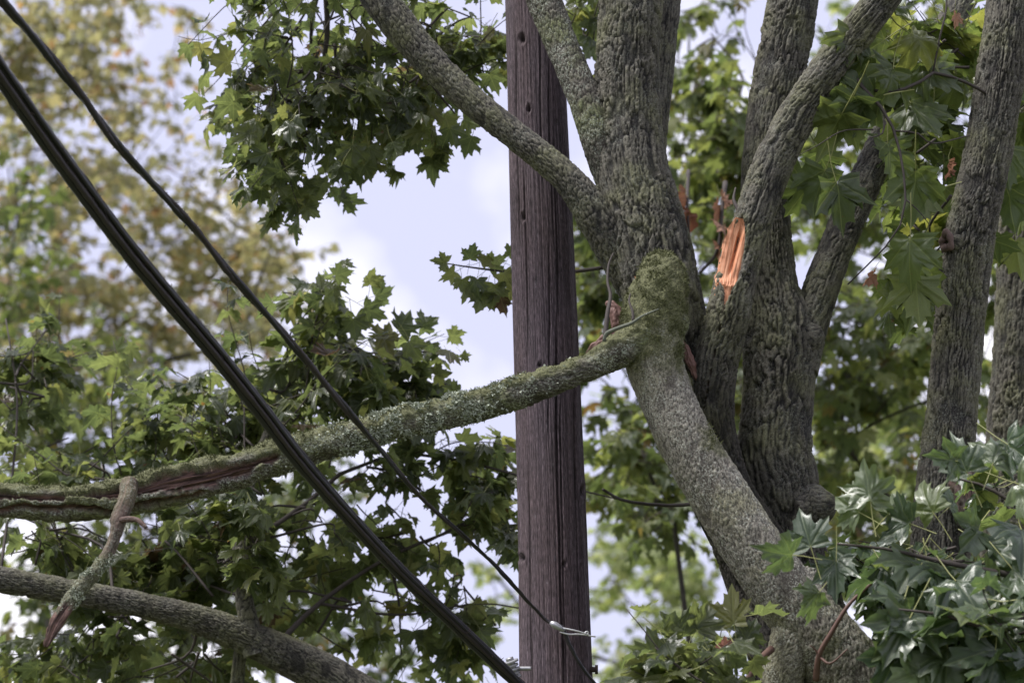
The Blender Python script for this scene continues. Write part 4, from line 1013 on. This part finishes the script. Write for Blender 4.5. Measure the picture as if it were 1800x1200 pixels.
# ================================================================== trees further back
def back_tree(label, px, Y, clumps, matkey, size, seed, trunk_r=0.2, fork_z=2.4, limb_r=0.05, n_obj=0, npl=(9, 15), length=(0.5, 1.1), templ=FART, extra=None, hubr=0.012, sparse=1.0, twr=0.006):
    base = base_of(px, Y)
    t = thing('background_tree', label, 'tree', base, 'trees in the background')
    top = base + np.array([0.05, 0.1, fork_z])
    V, F, uv, A = tube([[base[0], base[1], -0.1, trunk_r * 1.5], [base[0], base[1] + .02, 0.6, trunk_r * 1.1], list(top) + [trunk_r * 0.9], list(top + np.array([0.1, 0, 1.6])) + [trunk_r * 0.7]], 0.05, 40, bark_disp(seed, 0.04, 0.12, 0.012))
    mesh_from('trunk', V, F, M['bark_far'], t, base, attrs=A, uv=uv)
    f = Foliage(seed); lm = MB()
    nodes = [top + np.array([0.08, 0, 1.3])]; root_r = [limb_r]
    cl = sorted(clumps, key=lambda c: np.linalg.norm(at(c[0], c[1], c[2]) - nodes[0]))
    for c in cl:
        cx, cy, cY_, rx, ry, n = c[:6]
        ce = at(cx, cy, cY_)
        dist = [np.linalg.norm(ce - q) + (0.6 if ce[2] < q[2] else 0) for q in nodes]; kk = int(np.argmin(dist)); st = nodes[kk]
        mid = st * 0.5 + ce * 0.5 + f.rg.normal(0, 0.10, 3) * min(1.5, dist[kk]) + np.array([0, 0, -0.06 * dist[kk]])
        r0 = root_r[kk] * 0.8
        V, F = simple_tube([list(st) + [r0], list(mid) + [r0 * .85], list(ce) + [r0 * .6]], 6, 0.12); lm.add(V, F)
        nodes.append(ce); root_r.append(max(0.012, r0 * .75))
        f.clump(cx, cy, cY_, rx, ry, max(1, int(n * sparse)), size, depth=c[6] if len(c) > 6 else None, length=length, npl=npl, hub=ce, r=twr, hubr=hubr)
    o = lm.build('branches', M['bark_far'], t, base); o['kind'] = 'stuff'
    if extra: extra(f)
    f.finish(t, base, matkey, n_obj, templ, seed)
    return t

# turning tree, upper left, far and out of focus
rr_ = random.Random(5)
aut = []
for (x, y, rx, ry, n) in [(40, 40, 90, 70, 34), (150, 60, 90, 60, 26), (60, 160, 100, 70, 34), (190, 130, 70, 60, 16), (320, 20, 60, 30, 8), (290, 110, 60, 50, 7), (90, 270, 110, 70, 36), (220, 230, 80, 60, 17), (310, 190, 50, 40, 4), (60, 380, 110, 70, 36), (200, 340, 100, 60, 28), (320, 310, 70, 60, 12),
                          (410, 360, 60, 50, 10), (120, 470, 120, 70, 36), (270, 430, 100, 70, 34), (400, 440, 90, 60, 30), (480, 430, 60, 60, 14), (60, 560, 110, 70, 34), (200, 560, 120, 70, 36), (350, 540, 100, 60, 26), (460, 520, 80, 60, 22), (390, 250, 40, 30, 2), (500, 350, 30, 30, 2), (110, 650, 140, 60, 30), (300, 630, 120, 60, 22), (430, 600, 90, 50, 16), (160, -20, 150, 40, 24), (520, 470, 30, 40, 4)]:
    aut.append((x, y, 30 + rr_.uniform(-2.5, 2.5), rx, ry, int(n * 0.62), 1.6))
back_tree('tall yellowing tree blurred far behind the cables at upper left', 120, 27.5, aut, 'leaf_autumn', 0.125, 501, 0.3, 4.5, 0.09, hubr=0.012, sparse=1.45)
# dark green mass, lower left behind the near maple
lowl = []
for (x, y, rx, ry, n) in [(80, 760, 150, 70, 26), (300, 740, 150, 60, 26), (500, 740, 110, 50, 16), (100, 880, 160, 60, 26), (330, 870, 150, 60, 26), (550, 860, 120, 60, 22), (90, 1000, 160, 70, 28), (300, 1000, 150, 60, 26), (520, 1000, 130, 60, 24), (100, 1130, 160, 70, 28), (320, 1130, 160, 70, 28), (550, 1130, 140, 70, 26), (700, 1150, 90, 40, 8), (20, 520, 60, 80, 16), (60, 640, 100, 70, 20), (30, 400, 60, 70, 10), (20, 290, 50, 60, 6), (160, 680, 90, 50, 14), (250, 620, 80, 50, 8)]:
    lowl.append((x, y, 22 + rr_.uniform(-1.5, 1.5), rx, ry, int(n * 0.62), 1.0))
back_tree('green tree filling the gaps behind the low bare limb at lower left', 250, 22.3, lowl, 'leaf_mid', 0.13, 502, 0.22, 2.6, 0.05, sparse=1.0)
# behind the broken maple
mid = []
for (x, y, rx, ry, n) in [(1240, 150, 70, 50, 11), (1270, 230, 80, 60, 16), (1230, 310, 70, 60, 15), (1290, 350, 50, 60, 10), (1250, 430, 50, 60, 12), (1050, 430, 40, 50, 8), (1055, 520, 40, 60, 10), (1045, 600, 40, 40, 7), (1290, 520, 40, 60, 9), (1120, 690, 50, 40, 5), (1130, 790, 80, 55, 14), (1090, 860, 70, 45, 14), (1180, 880, 60, 50, 10), (1300, 640, 40, 60, 9), (1210, 110, 50, 30, 5), (1250, 60, 30, 25, 2), (1215, 20, 40, 30, 4), (1300, 720, 40, 50, 7), (1020, 380, 25, 60, 5)]:
    mid.append((x, y, 16.5 + rr_.uniform(-.9, .9), rx, ry, int(n * 0.8), 0.6))
def dead(f):
    for (x, y, s_, a) in [(1205, 340, 40, -95), (1212, 375, 44, -85), (1208, 400, 34, -100), (1262, 360, 40, -100), (1272, 395, 50, -80), (1266, 430, 36, -95), (1268, 345, 30, -70)]:
        f.leaf_at(x, y, 12.3, s_, a, -30, 65, True, 'leaf_dead')
    for q in [((1330, 110, 15.5), (1300, 70, 15.5), (1262, 60, 15.5), (1235, 30, 15.5)), ((1300, 70, 15.5), (1290, 40, 15.5), (1270, 15, 15.5)), ((1262, 60, 15.5), (1255, 35, 15.5), (1262, 5, 15.5)), ((1330, 110, 15.5), (1310, 50, 15.5), (1312, 10, 15.5))]:
        f.twig(lb(*q), 0.005, 0.0015)
    f.twig([at(1210, 300, 12.5), at(1208, 360, 12.3), at(1212, 420, 12.3)], 0.012, 0.006); f.twig([at(1275, 320, 12.4), at(1268, 380, 12.3), at(1262, 440, 12.3), at(1230, 480, 12.4)], 0.014, 0.008)
back_tree('dark green tree showing between pole, broken maple and its forked stem', 1180, 16.5, mid, 'leaf_mid', 0.125, 503, 0.2, 2.2, 0.035, extra=dead, n_obj=200, templ=MIDT, length=(0.35, 0.8))
rgt = []
for (x, y, rx, ry, n) in [(1480, 560, 80, 60, 18), (1580, 600, 80, 60, 20), (1500, 680, 90, 60, 22), (1600, 720, 80, 70, 20), (1480, 780, 80, 50, 12), (1580, 820, 80, 50, 11), (1600, 480, 80, 60, 20), (1460, 430, 60, 60, 14), (1440, 250, 60, 70, 14), (1460, 150, 50, 60, 8), (1560, 350, 100, 80, 24), (1600, 200, 100, 80, 24), (1650, 60, 110, 70, 24), (1760, 100, 80, 80, 18), (1770, 300, 80, 90, 22), (1770, 500, 60, 90, 16), (1745, 660, 40, 80, 10), (1760, 800, 60, 70, 12), (1560, 60, 60, 60, 9), (1700, 960, 120, 70, 22), (1550, 950, 120, 60, 16), (1500, 900, 80, 50, 10)]:
    rgt.append((x, y, 18 + rr_.uniform(-1.5, 1.5), rx, ry, int(n * 0.72), 0.9))
back_tree('green tree out of focus behind the forked stem and the knotted maple', 1560, 18.3, rgt, 'leaf_mid', 0.125, 504, 0.22, 2.2, 0.05, n_obj=200)
pale = []
for (x, y, rx, ry, n) in [(1090, 960, 70, 50, 14), (1180, 980, 80, 50, 16), (1230, 1040, 70, 60, 14), (1160, 1080, 70, 40, 6), (1080, 1020, 50, 40, 7), (1100, 1170, 80, 50, 12), (1210, 1140, 90, 60, 14), (1480, 840, 100, 60, 18), (1600, 860, 90, 60, 16), (1540, 780, 80, 40, 10), (1440, 900, 80, 50, 12), (870, 1010, 40, 50, 5), (850, 1080, 40, 40, 5), (1480, 90, 60, 60, 10), (1450, 180, 50, 60, 10), (1430, 280, 60, 60, 9), (1500, 30, 50, 30, 4), (1600, 20, 60, 30, 6), (1300, 940, 60, 60, 8), (1090, 740, 50, 40, 3), (1320, 820, 60, 60, 7)]:
    pale.append((x, y, 31 + rr_.uniform(-2, 2), rx, ry, int(n * 0.8), 1.4))
back_tree('pale green sunlit tree far away low behind the pole', 1250, 31, pale, 'leaf_pale', 0.14, 505, 0.3, 4.0, 0.06, sparse=1.45)

# ================================================================== cables
def strand(pts, offs, rad, twist, seed, ds=0.02, nseg=12):
    """a strand running along a cable path at offset (right, up) px-free metres, turning by `twist` rad per metre"""
    C, s = catmull(px_path(pts), ds); T, N, B = frames(C[:, :3])
    ph = twist * s; sc_ = C[:, 3]
    o = (N * (offs[0] * np.cos(ph) - offs[1] * np.sin(ph))[:, None] + B * (offs[0] * np.sin(ph) + offs[1] * np.cos(ph))[:, None]) * sc_[:, None]
    P = C[:, :3] + o
    path = np.hstack([P, (sc_ * rad)[:, None]])
    return path
def run_tube(path, nseg, wob, seed):
    s = np.concatenate([[0], np.cumsum(np.linalg.norm(np.diff(path[:, :3], axis=0), axis=1))])
    T, N, B = frames(path[:, :3]); th = np.linspace(0, 2 * math.pi, nseg, endpoint=False)
    dirs = N[:, None] * np.cos(th)[None, :, None] + B[:, None] * np.sin(th)[None, :, None]
    P = path[:, None, :3] + dirs * path[:, 3][:, None, None]
    P = P + dirs * ((noise3(P, 90., seed) - .5) * wob + (noise3(P, 18., seed + 1) - .5) * wob * 1.2)[..., None]
    n = len(path); i = np.arange(n - 1)[:, None]; j = np.arange(nseg)[None]
    a = i * nseg + j; b = i * nseg + (j + 1) % nseg
    return P.reshape(-1, 3), np.stack([a, b, b + nseg, a + nseg], -1).reshape(-1, 4)
def rootlets(name, paths, n, parent, base, seed, lmax=0.03):
    rg = np.random.default_rng(seed); mb = MB()
    for i in range(n):
        p = paths[int(rg.integers(0, len(paths)))]; q = p[int(rg.integers(0, len(p)))]
        d = rg.normal(0, 1, 3); d[1] *= 0.5; d /= np.linalg.norm(d); ln = rg.uniform(0.3, 1) ** 2 * lmax; c = q[:3] + d * q[3] * 0.9
        bend = rg.normal(0, 0.5, 3); w = rg.uniform(.0012, .0028); e = np.cross(d, [0.3, 1, 0.2]); e /= np.linalg.norm(e); f = np.cross(d, e)
        m = c + d * ln * .6; t = m + (d + bend) * ln * .5
        V = np.array([c + e * w, c - e * w * .5 + f * w, c - e * w * .5 - f * w, m + e * w * .6, m - e * w * .3 + f * w * .6, m - e * w * .3 - f * w * .6, t])
        mb.add(V, np.array([[0, 1, 4], [0, 4, 3], [1, 2, 5], [1, 5, 4], [2, 0, 3], [2, 3, 5], [3, 4, 6], [4, 5, 6], [5, 3, 6]]))
    mb.build(name, M['rootlet'], parent, base, smooth=False)['kind'] = 'stuff'

def cy(x, x0=960.0, y0=9.78, slope=2.1 / 960): return y0 - (x0 - x) * slope
thick = [(-110, -40, 40), (-20, 98, 39), (40, 185, 38), (110, 284, 37), (213, 422, 36), (295, 522, 35), (380, 622, 34), (460, 722, 33), (520, 800, 32), (600, 893, 29), (700, 1001, 27), (800, 1096, 26), (880, 1172, 25), (905, 1196, 22), (960, 1250, 20)]
thick = [(x, y, cy(x, 960, 9.85), w) for x, y, w in thick]
tb = at(*thick[7][:3])
tk = thing('cable_bundle', 'thick bundle of black cables running down to the pole foot', 'cable', tb)
paths = []
for i, (of, rd, tw) in enumerate([((0.1, 0.28), 0.68, 0.0), ((-0.2, -0.55), 0.42, 0.0), ((-0.75, -0.15), 0.30, 0.0), ((-0.62, 0.62), 0.24, 0.15)]):
    p = strand(thick, of, rd, tw, i); V, F = run_tube(p, 16, 0.0022, 600 + i)
    mesh_from('strand', V, F, M['cable'] if i != 2 else M['wire_rust'], tk, tb); paths.append(p)
C_, s_ = catmull(px_path(thick), 0.004)
T_, N_, B_ = frames(C_[:, :3]); ph_ = s_ * 9.0
wire = np.hstack([C_[:, :3] + (N_ * np.cos(ph_)[:, None] + B_ * np.sin(ph_)[:, None]) * (C_[:, 3] * 1.0)[:, None], np.full((len(C_), 1), 0.0012)])
V, F = run_tube(wire, 5, 0.0, 640); mesh_from('lashing_wire', V, F, M['wire_rust'], tk, tb)
rootlets('rootlets', paths, 420, tk, tb, 61)

thinp = [(-60, -80, 20), (10, 10, 20), (67, 75, 19), (143, 168, 18), (213, 262, 17), (333, 392, 16), (413, 490, 16), (500, 588, 15), (600, 708, 14), (677, 800, 10.5), (740, 874, 9.5), (807, 934, 9), (867, 990, 9), (907, 1033, 8), (922, 1050, 8), (945, 1074, 8), (962, 1091, 8)]
thinp = [(x, y, cy(x, 962, 9.80), w) for x, y, w in thinp]
drop = [(962, 1091, 9.80, 8), (975, 1096, 9.79, 8), (988, 1102, 9.78, 8), (1000, 1130, 9.79, 8), (1022, 1170, 9.81, 8), (1046, 1200, 9.84, 8), (1080, 1240, 9.88, 8)]
nb_ = at(*thinp[8][:3])
tn = thing('cable', 'thin twisted dark cable above the thick bundle, tied to the pole front', 'cable', nb_)
paths = []
for i in range(2):
    a = math.pi * i
    p = strand(thinp + drop[2:], (0.30 * math.cos(a), 0.30 * math.sin(a)), 0.66, 9.0, i, ds=0.012); V, F = run_tube(p, 12, 0.0030, 650 + i)
    mesh_from('strand', V, F, M['wire_rust'] if i else M['cable'], tn, nb_); paths.append(p)
rootlets('rootlets', [p[:int(len(p) * .72)] for p in paths], 330, tn, nb_, 62, 0.022)

# wedge clamp with wire bail holding the thin cable
cb = at(975, 1098, 9.76)
ct = thing('drop_wire_clamp', 'small metal clamp with white wire loop tying the thin cable to the pole', 'clamp', cb)
kq = mpp(975, 1098, 9.76)
V, F = simple_tube(px_path([(968, 1094, 9.76, 7), (974, 1097, 9.755, 12), (984, 1103, 9.755, 10), (992, 1108, 9.76, 5)]), 10, 0.004); mesh_from('wedge', V, F, M['steel'], ct, cb)
for pts in ([(988, 1103, 9.76, 2.6), (1004, 1106, 9.77, 2.6), (1020, 1110, 9.80, 2.6), (1034, 1115, 9.87, 2.6)], [(984, 1110, 9.76, 2.6), (1000, 1114, 9.77, 2.6), (1016, 1114, 9.80, 2.6), (1036, 1116, 9.88, 2.6)]):
    V, F = simple_tube(px_path(pts), 7, 0.01); mesh_from('wire', V, F, M['white_wire'], ct, cb)
V, F = simple_tube(px_path([(1028, 1116, 9.84, 2.4), (1029, 1110, 9.84, 2.4), (1034, 1110, 9.85, 2.4), (1034, 1116, 9.86, 2.4), (1046, 1118, 9.93, 3.4)]), 7, 0.004); mesh_from('hook', V, F, M['white_wire'], ct, cb)

# ribbed clamp where the bundle meets the pole
sb = at(902, 1176, 9.86)
st_ = thing('cable_clamp', 'grey ribbed clamp gripping the cable bundle at the pole side', 'clamp', sb)
ks = mpp(902, 1176, 9.86)
def cyl(p, d, l, r, n=16):
    d = np.asarray(d, float); d /= np.linalg.norm(d); return simple_tube([list(p - d * l / 2) + [r], list(p) + [r], list(p + d * l / 2) + [r]], n, 0.006)
for i in range(5):
    p = sb + UPV * (14 - 7 * i) * ks + RGT * (i - 2) * 1.5 * ks
    V, F = cyl(p, UPV * 0.9 - RGT * 0.3, 4.2 * ks, (11 if i % 2 else 12.5) * ks); mesh_from('rib', V, F, M['porcelain'], st_, sb)
V, F = cyl(sb, UPV * 0.9 - RGT * 0.3, 44 * ks, 7 * ks); mesh_from('core', V, F, M['steel'], st_, sb)
V, F = cyl(sb + RGT * 12 * ks + FWD * 0.03, RGT, 40 * ks, 4 * ks, 8); mesh_from('bolt', V, F, M['steel'], st_, sb)

# late fix-ups: parts hung from a part sit in the thing's space
for o in bpy.data.objects:
    if o.parent is not None and o.parent.parent is not None:
        o.matrix_basis = Matrix.Identity(4)
